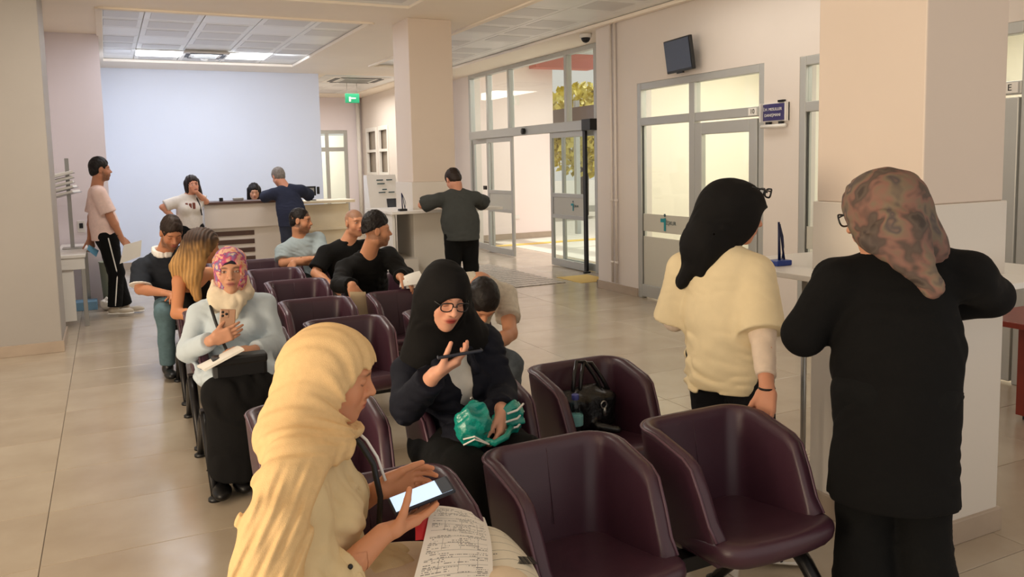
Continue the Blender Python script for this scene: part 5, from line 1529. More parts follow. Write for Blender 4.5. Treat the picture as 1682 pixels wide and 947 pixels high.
for i_, e in enumerate('RL'):
    d = nrm(V3(*((0.75, -0.55, 0), (0.9, -0.3, 0))[i_])); sd = np.cross(d, V3(0, 0, 1)); g = p.an[e] - V3(0, 0, 0.075)
    for k in range(3):
        c0 = g + d * (0.045 + 0.022 * k) + sd * 0.047 + V3(0, 0, 0.018); c1 = g + d * (0.025 + 0.022 * k) + sd * 0.036 + V3(0, 0, 0.058)
        add_tube(bm, [Vector(c0 - p.base), Vector(c1 - p.base)], 0.0055, 6)
bm_obj('shoe_stripes', bm, M_black, p.obj)
glasses(p, M_black, r=0.003, w=0.026, hgt=0.018, y=0.100, z=0.112, name='sunglasses')
strap(p, 'bracelet', [tuple(p.wr['R'] + 0.029 * (p.br * cos(a) * 0.9 + V3(-p.br[1], p.br[0], 0) * sin(a)) + V3(0, 0, 0.0)) for a in [2 * pi * k / 16 for k in range(17)]], 0.004, M_dark, 6)

# ---- 6. woman in black with patterned headscarf, leaning on the shelf
M_black_tunic = cloth('black_tunic', (9, 8, 8), 0.92, 0.08, 20, 0.10, 260)
M_scarf_brown = floral('brown_floral_scarf', [(66, 54, 48), (92, 78, 68), (84, 68, 60), (128, 92, 80), (116, 100, 82), (80, 70, 68), (132, 104, 88)], 12, 0.3)
p = Person(head=(2.150, 1.770, 1.415), hyaw=100, hpitch=22, hroll=-6, S=(2.225, 1.735, 1.265), byaw=48, pelvis=(2.16, 1.70, 0.86), sw=0.18, hs=0.98, pyaw=48,
           shoulders=((2.370, 1.610, 1.255), (2.075, 1.850, 1.235)),
           elbows=((2.520, 1.640, 1.135), (1.985, 1.905, 1.03)), wrists=((2.36, 1.83, 1.10), (2.18, 2.02, 1.07)),
           knees=((2.25, 1.66, 0.46), (2.13, 1.78, 0.46)), ankles=((2.24, 1.62, 0.085), (2.10, 1.74, 0.085)), leg_r=0.92,
           hands={'R': dict(d=(-0.5, 0.8, -0.05), skip=True), 'L': dict(d=(0.9, 0.3, 0.02), n=(0, 0, -1), curl=0.6)},
           skin=(206, 150, 120), label='woman in long black tunic and brown patterned headscarf leaning on the shelf')
p.body(hh=0.0035, hn=0.005)
def _x(F):
    F.u(rc(p.hp(0, -0.06, 0.0), V3(2.245, 1.69, 1.31), 0.085, 0.085), 0.06)
    A_, B_, T_, w_ = V3(2.000, 1.665, 1.345), V3(2.135, 1.600, 1.365), V3(2.128, 1.558, 1.215), (0.77, 0.64, 0)
    F.u(rc(p.hp(0, -0.06, -0.03), (A_ + B_) / 2 + V3(0.03, 0.03, 0), 0.075, 0.070), 0.05)
    F.u(rc(A_, T_, 0.024, 0.007, w_, 0.6), 0.04); F.u(rc(B_, T_, 0.030, 0.007, w_, 0.6), 0.04); F.u(rc((A_ + B_) / 2, T_, 0.062, 0.012, w_, 0.42), 0.03)
p.hijab(M_scarf_brown, h=0.0055, inf=0.016, drape=False, extra=_x, back=0.012, open_r=(0.056, 0.09, 0.076), open_c=(0, 0.116, -0.022), neck_r=0.074, warp=lambda P: 0.003 * wob(P, 24, 1) + 0.003 * creases(P, 60, (0.7, -0.3, 0.5), 1))
F = Form(); p.torso(F, 0.034, waist=1.15)
F.u(rc(p.P + p.spine * 0.1, p.P - V3(0, 0, 0.36), 0.168, 0.196, p.pf, 0.74), 0.06)
for e in 'RL': p.sleeve(F, e, 0.030, 1.98, cuff=1.4)
F.cut(half(p.P - V3(0, 0, 0.345), (0, 0, -1)), 0.006)
p.piece('tunic', F, 0.009, M_black_tunic, lambda P: 0.006 * wob(P, 12, 2.0) + 0.004 * creases(P, 30, (0.3, 0.2, 0.9), 1.0))
p.trousers('trousers', M_blk, inf=0.026, h=0.012, hem=0.98, flare=0.05)
p.shoes(cloth('black_shoe2', (18, 17, 18), 0.4), h=0.01)
glasses(p, M_black, r=0.0025, w=0.028, hgt=0.020, y=0.104, z=0.012, name='glasses')
# ---- 7. man in open black shirt leaning on the chairs
M_blackshirt = cloth('black_shirt', (12, 11, 11), 0.85, 0.1, 20)
p = Person(head=(1.800, 5.93, 1.105), hyaw=-8, hpitch=3, S=(1.740, 6.02, 0.890), byaw=-85, pelvis=(1.80, 6.30, 0.50), sw=0.185, female=False,
           elbows=((1.475, 5.83, 0.745), (1.960, 5.76, 0.765)), wrists=((1.500, 5.575, 0.765), (1.845, 5.555, 0.800)),
           knees=((1.66, 5.86, 0.51), (1.94, 5.86, 0.51)), ankles=((1.66, 5.90, 0.09), (1.94, 5.90, 0.09)),
           hands={'R': dict(d=(0.05, -0.45, -0.85), n=(0, 0.7, -0.4), curl=[0.35, 0.4, 0.4, 0.45]), 'L': dict(d=(0.45, -0.65, -0.42), n=(0, -0.3, -0.9), curl=[0.3, 0.4, 0.4, 0.45])},
           skin=(196, 138, 104), beard=(70, 48, 38), scalp=(150, 108, 84), label='young man in open black shirt with neat black hair, looking right over the chairs')
p.body(hh=0.005, hn=0.005)
p.short_hair(M_hair_black, h=0.005, inf=0.006, front=0.074, nape=0.030, top=0.022)
F = Form(); p.torso(F, 0.028, waist=1.1)
for e in 'RL': p.sleeve(F, e, 0.024, 1.93, cuff=1.1)
F.sub(rc(p.neckb + V3(0, -0.04, 0.06), p.neckb + V3(0.015, -0.13, -0.10), 0.055, 0.018), 0.01)
p.piece('shirt', F, 0.009, M_blackshirt, lambda P: 0.006 * creases(P, 42, (0.4, 0.3, 0.85), 2.0, 1.2) + 0.004 * wob(P, 22, 2))
p.trousers('trousers', M_blk, h=0.014); p.shoes(M_black, h=0.012)

# ---- 8. bald man in black polo
p = Person(head=(1.930, 7.00, 1.098), hyaw=-74, hpitch=2, S=(1.855, 7.06, 0.890), byaw=-80, pelvis=(1.86, 7.16, 0.50), sw=0.19, female=False,
           elbows=((1.560, 6.97, 0.690), (2.08, 6.95, 0.66)), wrists=((1.660, 6.76, 0.585), (1.98, 6.76, 0.58)),
           knees=((1.74, 6.72, 0.51), (2.0, 6.72, 0.51)), ankles=((1.74, 6.74, 0.09), (2.0, 6.74, 0.09)),
           hands={'R': dict(curl=0.6), 'L': dict(curl=0.6)}, skin=(206, 146, 112), scalp=(150, 112, 90), beard=(176, 124, 98), label='bald man in black polo shirt behind the man in open black shirt')
p.body(hh=0.005, hn=0.007)
F = Form(); p.torso(F, 0.026, waist=1.2)
for e in 'RL': p.sleeve(F, e, 0.026, 0.80)
F.u(rc(p.neckb - V3(0, 0, 0.02), p.neckb + V3(0, 0, 0.02), 0.075, 0.070, flat='ab'), 0.01)
p.piece('polo_shirt', F, 0.010, M_blackshirt, lambda P: 0.005 * wob(P, 20, 2))
p.trousers('trousers', cloth('grey_trousers', (96, 92, 88), 0.85), h=0.014); p.shoes(M_black, h=0.014)

# ---- 9. man in pale blue T-shirt, arms crossed
p = Person(head=(1.640, 7.86, 1.085), hyaw=-28, hpitch=6, S=(1.630, 7.90, 0.885), byaw=-80, pelvis=(1.72, 7.96, 0.50), sw=0.185, female=False,
           elbows=((1.445, 7.80, 0.700), (1.825, 7.78, 0.700)), wrists=((1.66, 7.62, 0.745), (1.50, 7.62, 0.715)),
           knees=((1.60, 7.54, 0.51), (1.84, 7.54, 0.51)), ankles=((1.60, 7.56, 0.09), (1.84, 7.56, 0.09)),
           hands={'R': dict(curl=0.4), 'L': dict(d=(-0.3, -0.3, -0.8), curl=0.3)}, skin=(198, 140, 106), beard=(60, 42, 34), scalp=(90, 66, 54), label='balding man in pale blue T-shirt with crossed arms, looking right')
p.body(hh=0.005, hn=0.007)
p.short_hair(M_hair_black, h=0.006, inf=0.002, front=0.096, nape=-0.03)
F = Form(); p.torso(F, 0.022)
for e in 'RL': p.sleeve(F, e, 0.026, 0.72)
p.piece('tshirt', F, 0.010, cloth('pale_blue_tshirt', (164, 178, 184), 0.88), lambda P: 0.005 * creases(P, 46, (0.5, 0.3, 0.8), 2.0))
p.trousers('trousers', M_blk, h=0.014); p.shoes(M_black, h=0.014)

# ---- 10. blonde woman seen from the side
M_blonde = floral('blonde_hair', [(150, 108, 60), (196, 152, 92), (170, 126, 72), (214, 172, 112)], 20, 0.4)
p = Person(head=(0.590, 6.06, 1.055), hyaw=10, hpitch=12, S=(0.500, 6.10, 0.870), byaw=-35, pelvis=(0.56, 6.28, 0.50), sw=0.155, hs=0.95,
           shoulders=((0.405, 5.985, 0.865), (0.62, 6.20, 0.87)),
           elbows=((0.370, 5.90, 0.630), (0.74, 6.12, 0.64)), wrists=((0.545, 5.78, 0.62), (0.76, 5.95, 0.64)),
           knees=((0.60, 5.88, 0.51), (0.78, 5.96, 0.51)), ankles=((0.62, 5.90, 0.09), (0.78, 5.98, 0.09)),
           hands={'R': dict(curl=0.4), 'L': dict(curl=0.4)}, skin=(210, 142, 100), label='woman with long blonde hair and bare shoulders turned away to the right')
p.body(hh=0.005, hn=0.006, hb=0.009)
F = Form()
F.u(ell(p.hp(0, -0.02, 0.045), V3(0.088, 0.108, 0.094), p.R), 0.02)
F.u(rc(p.hp(0, -0.07, 0.02), p.S + V3(-0.06, -0.06, 0.06), 0.085, 0.080), 0.05)
F.u(rc(p.hp(0.055, -0.03, 0.02), p.S + V3(-0.01, -0.14, -0.02), 0.06, 0.05), 0.05)
F.u(rc(p.S + V3(-0.06, -0.06, 0.06), p.S + V3(-0.085, -0.08, -0.09), 0.080, 0.035), 0.04)
F.u(rc(p.S + V3(-0.01, -0.14, -0.02), p.S + V3(0.015, -0.17, -0.15), 0.05, 0.028), 0.04)
F.sub(ell(p.hp(0, 0.115, -0.03), V3(0.07, 0.085, 0.10), p.R), 0.01)
V, Q = mesh_form(F, 0.006, None, lambda P: 0.0025 * np.sin((P[:, 0] * 0.9 - P[:, 1] * 0.5) * 260 + 3.0 * wob(P, 16, 2)) + 0.0025 * wob(P, 50, 1))
root_c, tip_c = np.array(lin((66, 42, 26))), np.array(lin((198, 150, 88)))
t_ = np.clip((1.13 - V[:, 2] + 0.03 * wob(V, 60, 3)) / 0.16, 0, 1)[:, None]
st = (0.82 + 0.25 * np.sin((V[:, 0] * 0.9 - V[:, 1] * 0.5) * 260 + 2 * wob(V, 20, 1)))[:, None]
np_mesh('hair', V, Q, mat('ombre_hair', (200, 150, 90), 0.7, attr='Col'), p.obj, p.base, (root_c * (1 - t_) + tip_c * t_) * st)
F = Form(); m_ = p.P + (p.S - p.P) * 0.6
F.u(rc(p.P, m_, 0.138, 0.125, p.bf2, 0.76), 0.05); F.u(rc(m_, p.P + (p.S - p.P) * 0.78, 0.125, 0.118, p.bf2, 0.78, flat='b'), 0.05)
p.piece('tank_top', F, 0.010, M_blk)
p.trousers('trousers', M_blk, h=0.014); p.shoes(M_black, h=0.014)

# ---- 11. bearded man in dark polo with white collar
M_polo = cloth('dark_polo', (38, 42, 50), 0.85, 0.08, 20)
p = Person(head=(0.430, 6.86, 1.105), hyaw=-78, hpitch=30, S=(0.375, 7.00, 0.915), byaw=-85, pelvis=(0.47, 7.14, 0.50), sw=0.185, female=False,
           elbows=((0.185, 6.92, 0.680), (0.60, 6.88, 0.68)), wrists=((0.340, 6.72, 0.665), (0.47, 6.68, 0.66)),
           knees=((0.34, 6.70, 0.52), (0.58, 6.70, 0.52)), ankles=((0.34, 6.74, 0.09), (0.58, 6.74, 0.09)),
           hands={'R': dict(curl=0.6), 'L': dict(curl=0.6)}, skin=(190, 130, 96), beard=(44, 30, 24), eyes='down', label='bearded man in dark polo with white collar looking down in his lap')
p.body(hh=0.005, hn=0.007)
p.short_hair(M_hair_brown, h=0.006, inf=0.006, front=0.070, nape=-0.02, top=0.014)
F = Form(); p.torso(F, 0.024)
for e in 'RL': p.sleeve(F, e, 0.026, 0.80)
p.piece('polo_shirt', F, 0.010, M_polo, lambda P: 0.005 * creases(P, 40, (0.5, 0.3, 0.8), 2.0))
F = Form()
_rg = [p.neckb + p.br * 0.068 * sin(a_) + p.bf * (0.072 * cos(a_) + 0.008) + V3(0, 0, 0.006 - 0.030 * max(cos(a_), -0.4)) for a_ in [0.22 + (2 * pi - 0.44) * k / 14 for k in range(15)]]
for k in range(14): F.u(rc(_rg[k] + V3(0, 0, 0.014), _rg[k + 1] + V3(0, 0, 0.014), 0.013, 0.013), 0.012); F.u(rc(_rg[k] - V3(0, 0, 0.008), _rg[k + 1] - V3(0, 0, 0.008), 0.014, 0.014), 0.012)
p.piece('collar', F, 0.007, M_white)
for e in 'RL':
    F = Form(); a = p.sh[e] + (p.el[e] - p.sh[e]) * 0.77; q = p.sh[e] + (p.el[e] - p.sh[e]) * 0.83
    F.u(rc(a, q, 0.083, 0.083, flat='ab'), 0.01); p.piece('sleeve_band', F, 0.007, M_white)
p.trousers('jeans', cloth('teal_jeans', (92, 116, 124), 0.85, 0.1, 40), h=0.014); p.shoes(M_black, h=0.014)

# ---- 12. man in pink T-shirt walking by the desk
p = Person(head=(-0.050, 10.0, 1.610), hyaw=8, hpitch=0, S=(-0.098, 10.0, 1.385), byaw=5, pelvis=(-0.035, 10.0, 0.90), sw=0.185, female=False, pyaw=5,
           elbows=((0.020, 9.80, 1.105), (-0.17, 10.24, 1.095)), wrists=((0.110, 9.80, 0.875), (-0.20, 10.17, 0.86)),
           knees=((0.04, 9.93, 0.48), (0.03, 10.08, 0.48)), ankles=((0.0, 9.92, 0.10), (0.11, 10.09, 0.085)),
           hands={'R': dict(d=(0.5, 0.0, -0.85), n=(-0.6, 0.6, -0.2), curl=[0.5, 0.6, 0.7, 0.7]), 'L': dict(d=(0.1, -0.2, -0.95), curl=0.6)}, skin=(186, 128, 98), beard=(52, 38, 32), label='man in pale pink T-shirt and black track pants holding papers by the desk')
p.body(hh=0.006, hn=0.007)
p.short_hair(M_hair_black, h=0.006, inf=0.006, front=0.072, nape=-0.02, top=0.016)
F = Form(); p.torso(F, 0.026, waist=1.15)
F.u(rc(p.P + p.spine * 0.1, p.P - V3(0, 0, 0.1), 0.158, 0.170, p.pf, 0.86), 0.06)
for e in 'RL': p.sleeve(F, e, 0.030, 0.82)
F.cut(half(p.P - V3(0, 0, 0.05), (0, 0, -1)), 0.004)
p.piece('tshirt', F, 0.010, cloth('pale_pink_tshirt', (236, 206, 196), 0.88), lambda P: 0.006 * wob(P, 14, 2))
p.trousers('track_pants', M_blk, inf=0.020, h=0.011, hem=0.97, flare=0.012)
bm = bmesh.new()
_sd = np.cross(V3(0, 0, 1), p.pf) * -1
add_tube(bm, [Vector(p.hip['R'] + _sd * 0.112 - V3(0, 0, 0.02) - p.base), Vector(p.kn['R'] + _sd * 0.080 - p.base), Vector(p.an['R'] + _sd * 0.070 + V3(0, 0, 0.03) - p.base)], 0.007, 6)
bm_obj('side_stripe', bm, M_white, p.obj)
p.shoes(cloth('beige_trainer', (190, 178, 160), 0.6), h=0.009, sole=M_white, dirs=((0.95, -0.3, 0), (0.95, -0.25, 0)), lift=(0.025, 0.0), name='trainer')

# ---- 13. girl by the reception counter covering her mouth
p = Person(head=(1.005, 11.40, 1.400), hyaw=-80, hpitch=4, hroll=-8, S=(0.935, 11.42, 1.225), byaw=-75, pelvis=(0.955, 11.42, 0.83), sw=0.16, hs=0.94,
           elbows=((0.625, 11.36, 1.125), (1.165, 11.44, 1.17)), wrists=((0.775, 11.34, 0.965), (1.035, 11.30, 1.31)),
           knees=((0.90, 11.38, 0.45), (1.06, 11.38, 0.45)), ankles=((0.90, 11.38, 0.085), (1.06, 11.38, 0.085)),
           hands={'R': dict(d=(0.6, 0.1, -0.6), curl=0.4), 'L': dict(d=(-0.4, -0.05, 0.75), n=(0.0, 1.0, 0.2), curl=[0.4, 0.4, 0.4, 0.4])}, skin=(214, 152, 122), label='dark-haired girl in white T-shirt covering her mouth beside the reception counter')
p.body(hh=0.006, hn=0.007, hb=0.01)
def long_hair(p, m, h=0.008, L=0.26):
    F = Form()
    F.u(ell(p.hp(0, -0.018, 0.045), V3(0.086, 0.104, 0.090), p.R), 0.02)
    for e in (-1, 1): F.u(rc(p.hp(e * 0.062, -0.02, 0.02), p.hp(e * 0.085, 0.0, 0.03 - L), 0.045, 0.026), 0.03)
    F.u(rc(p.hp(0, -0.06, 0.0), p.hp(0, -0.07, -L + 0.02), 0.07, 0.05), 0.04)
    F.sub(ell(p.hp(0, 0.115, -0.03), V3(0.060, 0.09, 0.095), p.R), 0.01)
    p.piece('hair', F, h, m, lambda P: 0.003 * np.sin(P[:, 0] * 160 + 2 * wob(P, 10, 1)))
long_hair(p, M_hair_brown)
F = Form(); p.torso(F, 0.026, waist=1.15)
for e in 'RL': p.sleeve(F, e, 0.030, 0.80)
F.cut(half(p.P + V3(0, 0, 0.0), (0, 0, -1)), 0.004)
p.piece('tshirt', F, 0.010, cloth('white_printed_tshirt', (224, 216, 206), 0.88))
bm = bmesh.new()
for k in range(3): add_box(bm, (0.91 + 0.045 * k - p.base[0], 11.300 - p.base[1], 1.13 - p.base[2]), (0.016, 0.022, 0.04 - 0.008 * (k % 2)), 0.006)
bm_obj('shirt_print', bm, cloth('brown_print', (128, 74, 62), 0.9), p.obj)
p.trousers('trousers', M_blk, h=0.014); p.shoes(M_black, h=0.014)
strap(p, 'bag_strap', [(1.03, 11.42, 1.27), (1.07, 11.32, 1.15), (1.09, 11.30, 1.0)], 0.008, M_black)

# ---- 14. man in navy at the counter
M_navytee = cloth('navy_tshirt', (40, 44, 62), 0.88, 0.06, 20)
p = Person(head=(2.110, 11.42, 1.470), hyaw=110, hpitch=30, S=(2.190, 11.32, 1.300), byaw=90, pelvis=(2.24, 11.22, 0.86), sw=0.19, female=False, pyaw=90,
           elbows=((2.560, 11.52, 1.185), (1.915, 11.56, 1.20)), wrists=((2.50, 11.78, 1.185), (2.05, 11.80, 1.19)),
           knees=((2.33, 11.24, 0.46), (2.15, 11.22, 0.46)), ankles=((2.33, 11.20, 0.085), (2.15, 11.18, 0.085)),
           hands={'R': dict(d=(-0.3, 1, 0), curl=0.3), 'L': dict(d=(0.2, 1, 0), curl=0.3)}, skin=(200, 140, 112), label='grey-haired man in navy T-shirt leaning on the reception counter')
p.body(hh=0.006, hn=0.008)
p.short_hair(M_hair_grey, h=0.008, inf=0.010)
F = Form(); p.torso(F, 0.028, waist=1.2)
F.u(rc(p.P + p.spine * 0.1, p.P - V3(0, 0, 0.1), 0.168, 0.178, p.pf, 0.86), 0.06)
for e in 'RL': p.sleeve(F, e, 0.030, 0.85)
F.cut(half(p.P - V3(0, 0, 0.06), (0, 0, -1)), 0.004)
p.piece('tshirt', F, 0.011, M_navytee, lambda P: 0.006 * wob(P, 14, 2) + 0.004 * creases(P, 36, (0.4, 0, 0.9), 1))
p.trousers('jeans', cloth('dark_blue_jeans', (48, 52, 66), 0.85), h=0.014); p.shoes(M_black, h=0.014)

# ---- 15. receptionist behind the counter
p = Person(head=(2.02, 12.95, 1.24), hyaw=-95, hpitch=20, S=(2.02, 13.05, 1.03), byaw=-92, pelvis=(2.02, 13.1, 0.56), sw=0.17,
           elbows=((1.80, 12.98, 0.82), (2.24, 12.98, 0.82)), wrists=((1.90, 12.78, 0.84), (2.14, 12.78, 0.84)), knees=((1.92, 12.72, 0.52), (2.12, 12.72, 0.52)), ankles=((1.92, 12.74, 0.09), (2.12, 12.74, 0.09)),
           hands={'R': dict(curl=0.4), 'L': dict(curl=0.4)}, label='dark-haired receptionist sitting behind the counter, only the hair showing')
p.body(hh=0.009, hn=0.012)
long_hair(p, M_hair_black, 0.01)
F = Form(); p.torso(F, 0.024)
for e in 'RL': p.sleeve(F, e, 0.024, 1.8)
p.piece('blouse', F, 0.013, cloth('grey_blouse', (150, 160, 166), 0.85))
st_ = empty('office_stool', (2.02, 13.1, 0)); tag(st_, 'dark stool under the receptionist behind the counter', 'stool')
lathe('seat', [(0.18, 0.40), (0.2, 0.42), (0.2, 0.45), (0.17, 0.465)], M_black, st_); lathe('post', [(0.03, 0.04), (0.03, 0.40)], M_dark, st_, 12); lathe('base', [(0.2, 0.0), (0.2, 0.02), (0.05, 0.045)], M_dark, st_)

# ---- 16. man in dark grey T-shirt at the centre column
M_greytee = cloth('charcoal_tshirt', (66, 68, 66), 0.9, 0.05, 20)
p = Person(head=(3.385, 8.25, 1.420), hyaw=100, hpitch=38, S=(3.410, 8.20, 1.255), byaw=82, pelvis=(3.40, 8.10, 0.84), sw=0.20, female=False, pyaw=82,
           shoulders=((3.615, 8.19, 1.245), (3.205, 8.23, 1.25)),
           elbows=((3.800, 8.38, 1.150), (3.060, 8.38, 1.160)), wrists=((3.72, 8.56, 1.135), (3.24, 8.545, 1.135)),
           knees=((3.50, 8.10, 0.46), (3.30, 8.12, 0.46)), ankles=((3.50, 8.06, 0.085), (3.30, 8.08, 0.085)),
           hands={'R': dict(d=(-0.5, 0.6, 0), n=(0, 0, -1), curl=0.3), 'L': dict(d=(0.9, 0.25, 0), n=(0, 0, -1), curl=0.3)}, skin=(206, 146, 120), label='man in charcoal T-shirt leaning on the centre column shelf, back turned')
p.body(hh=0.006, hn=0.007)
p.short_hair(M_hair_brown, h=0.008, inf=0.008)
F = Form(); p.torso(F, 0.034, waist=1.25)
F.u(rc(p.P + p.spine * 0.12, p.P - V3(0, 0, 0.12), 0.182, 0.190, p.pf, 0.86), 0.06)
for e in 'RL': p.sleeve(F, e, 0.034, 0.88)
F.cut(half(p.P - V3(0, 0, 0.06), (0, 0, -1)), 0.004)
p.piece('tshirt', F, 0.010, M_greytee, lambda P: 0.006 * wob(P, 13, 2) + 0.004 * creases(P, 32, (0.4, 0, 0.9), 1))
p.trousers('trousers', M_blk, inf=0.020, h=0.013); p.shoes(M_black, h=0.012)
# ================================================================ THINGS PEOPLE HOLD OR HAVE PUT DOWN
def frame_M(loc, x, y):
    x = Vector(x).normalized(); z = x.cross(Vector(y)).normalized(); y = z.cross(x)
    return Matrix(((x.x, y.x, z.x, loc[0]), (x.y, y.y, z.y, loc[1]), (x.z, y.z, z.z, loc[2]), (0, 0, 0, 1)))

def phone(loc, x, y, body, screen, label, w=0.074, L=0.152, lens=False):
    """x: long axis, y: short axis, screen faces x cross y"""
    t = empty('phone', loc); t.matrix_world = frame_M(loc, x, y); tag(t, label, 'phone')
    box('case', -L / 2, L / 2, -w / 2, w / 2, -0.005, 0.005, body, t, bev=0.004)
    box('screen', -L / 2 + 0.006, L / 2 - 0.006, -w / 2 + 0.004, w / 2 - 0.004, 0.0045, 0.0056, screen, t)
    if lens:
        box('camera_bump', L / 2 - 0.042, L / 2 - 0.006, -w / 2 + 0.005, -w / 2 + 0.042, -0.008, -0.005, body, t, bev=0.002)
        for (a, b_) in ((L / 2 - 0.033, -w / 2 + 0.014), (L / 2 - 0.015, -w / 2 + 0.014), (L / 2 - 0.024, -w / 2 + 0.032)):
            lathe('lens', [(0.0065, -0.0095), (0.0065, -0.008)], M_black, t, 14, (a, b_, 0))
    return t
M_scr_on = mat('lit_phone_screen', (200, 222, 246), 0.2, emis=(196, 222, 250), estr=0.85)
M_scr_off = mat('dark_phone_screen', (16, 16, 20), 0.12)
M_case_navy = mat('navy_phone_case', (28, 32, 46), 0.4)
M_case_gold = mat('clear_gold_phone_case', (172, 132, 104), 0.3)
ph = phone((0.650, 1.850, 0.785), (0.965, -0.10, 0.22), (0.12, 0.97, 0.16), M_case_navy, M_scr_on, 'navy cased phone with a lit white screen in the cream hijab woman\'s hands', L=0.158)
box('toolbar', 0.045, 0.073, -0.033, 0.033, 0.0052, 0.0060, mat('phone_toolbar', (70, 78, 92), 0.3), ph)
phone((0.490, 4.178, 0.835), (0.12, 0.10, 0.98), (0.97, -0.22, -0.10), M_case_gold, M_scr_off, 'phone in clear gold case held up by woman in pale blue shirt', lens=True)
phone((1.010, 2.450, 0.975), (0.93, -0.32, 0.12), (0.40, 0.88, -0.16), M_case_navy, M_scr_off, 'dark phone held flat by the woman with glasses')

def sheet(name, P00, P10, P01, P11, sag, m, label, nx=10, ny=14, cat='paper', th=0.0012):
    """bilinear sheet with a gentle curl; UV 0..1"""
    P00, P10, P01, P11 = map(Vector, (P00, P10, P01, P11))
    n = (P10 - P00).cross(P01 - P00).normalized()
    bm = bmesh.new(); uv = bm.loops.layers.uv.new('UVMap')
    g, uvs = [], {}
    for j in range(ny + 1):
        for i in range(nx + 1):
            u, v = i / nx, j / ny
            p = P00 * (1 - u) * (1 - v) + P10 * u * (1 - v) + P01 * (1 - u) * v + P11 * u * v + n * (sag[0] * sin(pi * u) + sag[1] * sin(pi * v))
            vv = bm.verts.new(p); g.append(vv); uvs[vv] = (u, v)
    for j in range(ny):
        for i in range(nx):
            f = bm.faces.new((g[j * (nx + 1) + i], g[j * (nx + 1) + i + 1], g[(j + 1) * (nx + 1) + i + 1], g[(j + 1) * (nx + 1) + i]))
            for l in f.loops: l[uv].uv = uvs[l.vert]
    r = bmesh.ops.extrude_face_region(bm, geom=list(bm.faces))
    bmesh.ops.translate(bm, verts=[v for v in r['geom'] if isinstance(v, bmesh.types.BMVert)], vec=-n * th)
    c = (P00 + P10 + P01 + P11) / 4
    bmesh.ops.translate(bm, verts=bm.verts, vec=-c)
    o = bm_obj(name, bm, m, None, c, smooth=False)
    return tag(o, label, cat) if label else o

def form_mat(name, base, rows=46, cols=(0.26, 0.52, 0.78), seed=0.0, dens=0.5):
    m = mat(name, base, 0.7)
    nt = m.node_tree; b = nt.nodes['Principled BSDF']; N = nt.nodes.new; K = nt.links.new
    uv = N('ShaderNodeUVMap'); sp = N('ShaderNodeSeparateXYZ'); K(uv.outputs[0], sp.inputs[0])
    def M(op, a, b_=None, c=None):
        x = N('ShaderNodeMath'); x.operation = op
        for i, q in enumerate((a, b_, c)):
            if q is None: continue
            if isinstance(q, (int, float)): x.inputs[i].default_value = q
            else: K(q, x.inputs[i])
        return x.outputs[0]
    u, v = sp.outputs[0], sp.outputs[1]
    row = M('FLOOR', M('MULTIPLY', v, rows)); fr = M('FRACT', M('MULTIPLY', v, rows))
    cb = N('ShaderNodeCombineXYZ'); K(M('MULTIPLY', u, 46), cb.inputs[0]); K(M('MULTIPLY', row, 7.3), cb.inputs[1]); cb.inputs[2].default_value = seed
    n = N('ShaderNodeTexNoise'); n.inputs['Scale'].default_value = 1.0; n.inputs['Detail'].default_value = 3; K(cb.outputs[0], n.inputs['Vector'])
    cb2 = N('ShaderNodeCombineXYZ'); K(M('MULTIPLY', u, 3.0), cb2.inputs[0]); K(M('MULTIPLY', row, 3.1), cb2.inputs[1])
    n2 = N('ShaderNodeTexNoise'); n2.inputs['Scale'].default_value = 1.0; K(cb2.outputs[0], n2.inputs['Vector'])
    ink = M('MULTIPLY', M('MULTIPLY', M('GREATER_THAN', n.outputs['Fac'], 0.48), M('GREATER_THAN', n2.outputs['Fac'], 1 - dens)), M('MULTIPLY', M('GREATER_THAN', fr, 0.30), M('LESS_THAN', fr, 0.74)))
    inside = M('MULTIPLY', M('MULTIPLY', M('GREATER_THAN', u, 0.07), M('LESS_THAN', u, 0.93)), M('MULTIPLY', M('GREATER_THAN', v, 0.04), M('LESS_THAN', v, 0.96)))
    ink = M('MULTIPLY', ink, inside)
    rule = M('MULTIPLY', M('LESS_THAN', M('FRACT', M('MULTIPLY', v, rows / 4.0)), 0.06), inside)
    for cx in cols:
        rule = M('MAXIMUM', rule, M('MULTIPLY', M('MULTIPLY', M('LESS_THAN', M('ABSOLUTE', M('SUBTRACT', u, cx)), 0.004), M('GREATER_THAN', M('FRACT', M('MULTIPLY', v, 4.0)), 0.45)), inside))
    tot = M('MINIMUM', M('ADD', M('MULTIPLY', ink, 0.75), M('MULTIPLY', rule, 0.55)), 0.9)
    mx = N('ShaderNodeMixRGB'); K(tot, mx.inputs[0]); mx.inputs[1].default_value = (*lin(base), 1); mx.inputs[2].default_value = (*lin((70, 64, 62)), 1)
    K(mx.outputs[0], b.inputs['Base Color'])
    return m
M_form = form_mat('printed_form', (238, 228, 214))
M_form2 = form_mat('printed_slip', (226, 214, 190), rows=30, cols=(), seed=3.0, dens=0.30)
sheet('printed_form', (0.560, 1.690, 0.640), (0.770, 1.700, 0.605), (0.690, 1.895, 0.735), (0.865, 1.955, 0.640), (0.012, 0.020), M_form, 'white printed form with tables on the cream hijab woman\'s lap')
sl = sheet('barcode_slip', (0.740, 1.660, 0.585), (0.935, 1.740, 0.500), (0.800, 1.960, 0.630), (0.945, 1.915, 0.560), (0.025, 0.012), M_form2, 'curved cream slip with a barcode under the printed form')
bm = bmesh.new()
for k in range(14):
    add_box(bm, (0.006 * k, 0, 0), (0.0012 + 0.0008 * (k % 3), 0.014, 0.0004))
M_ = frame_M((0.018, -0.030, 0.0225), (0.86, 0.30, -0.36), (0.2, 0.9, 0.18))
bmesh.ops.transform(bm, matrix=M_, verts=bm.verts)
bm_obj('barcode', bm, M_black, sl)
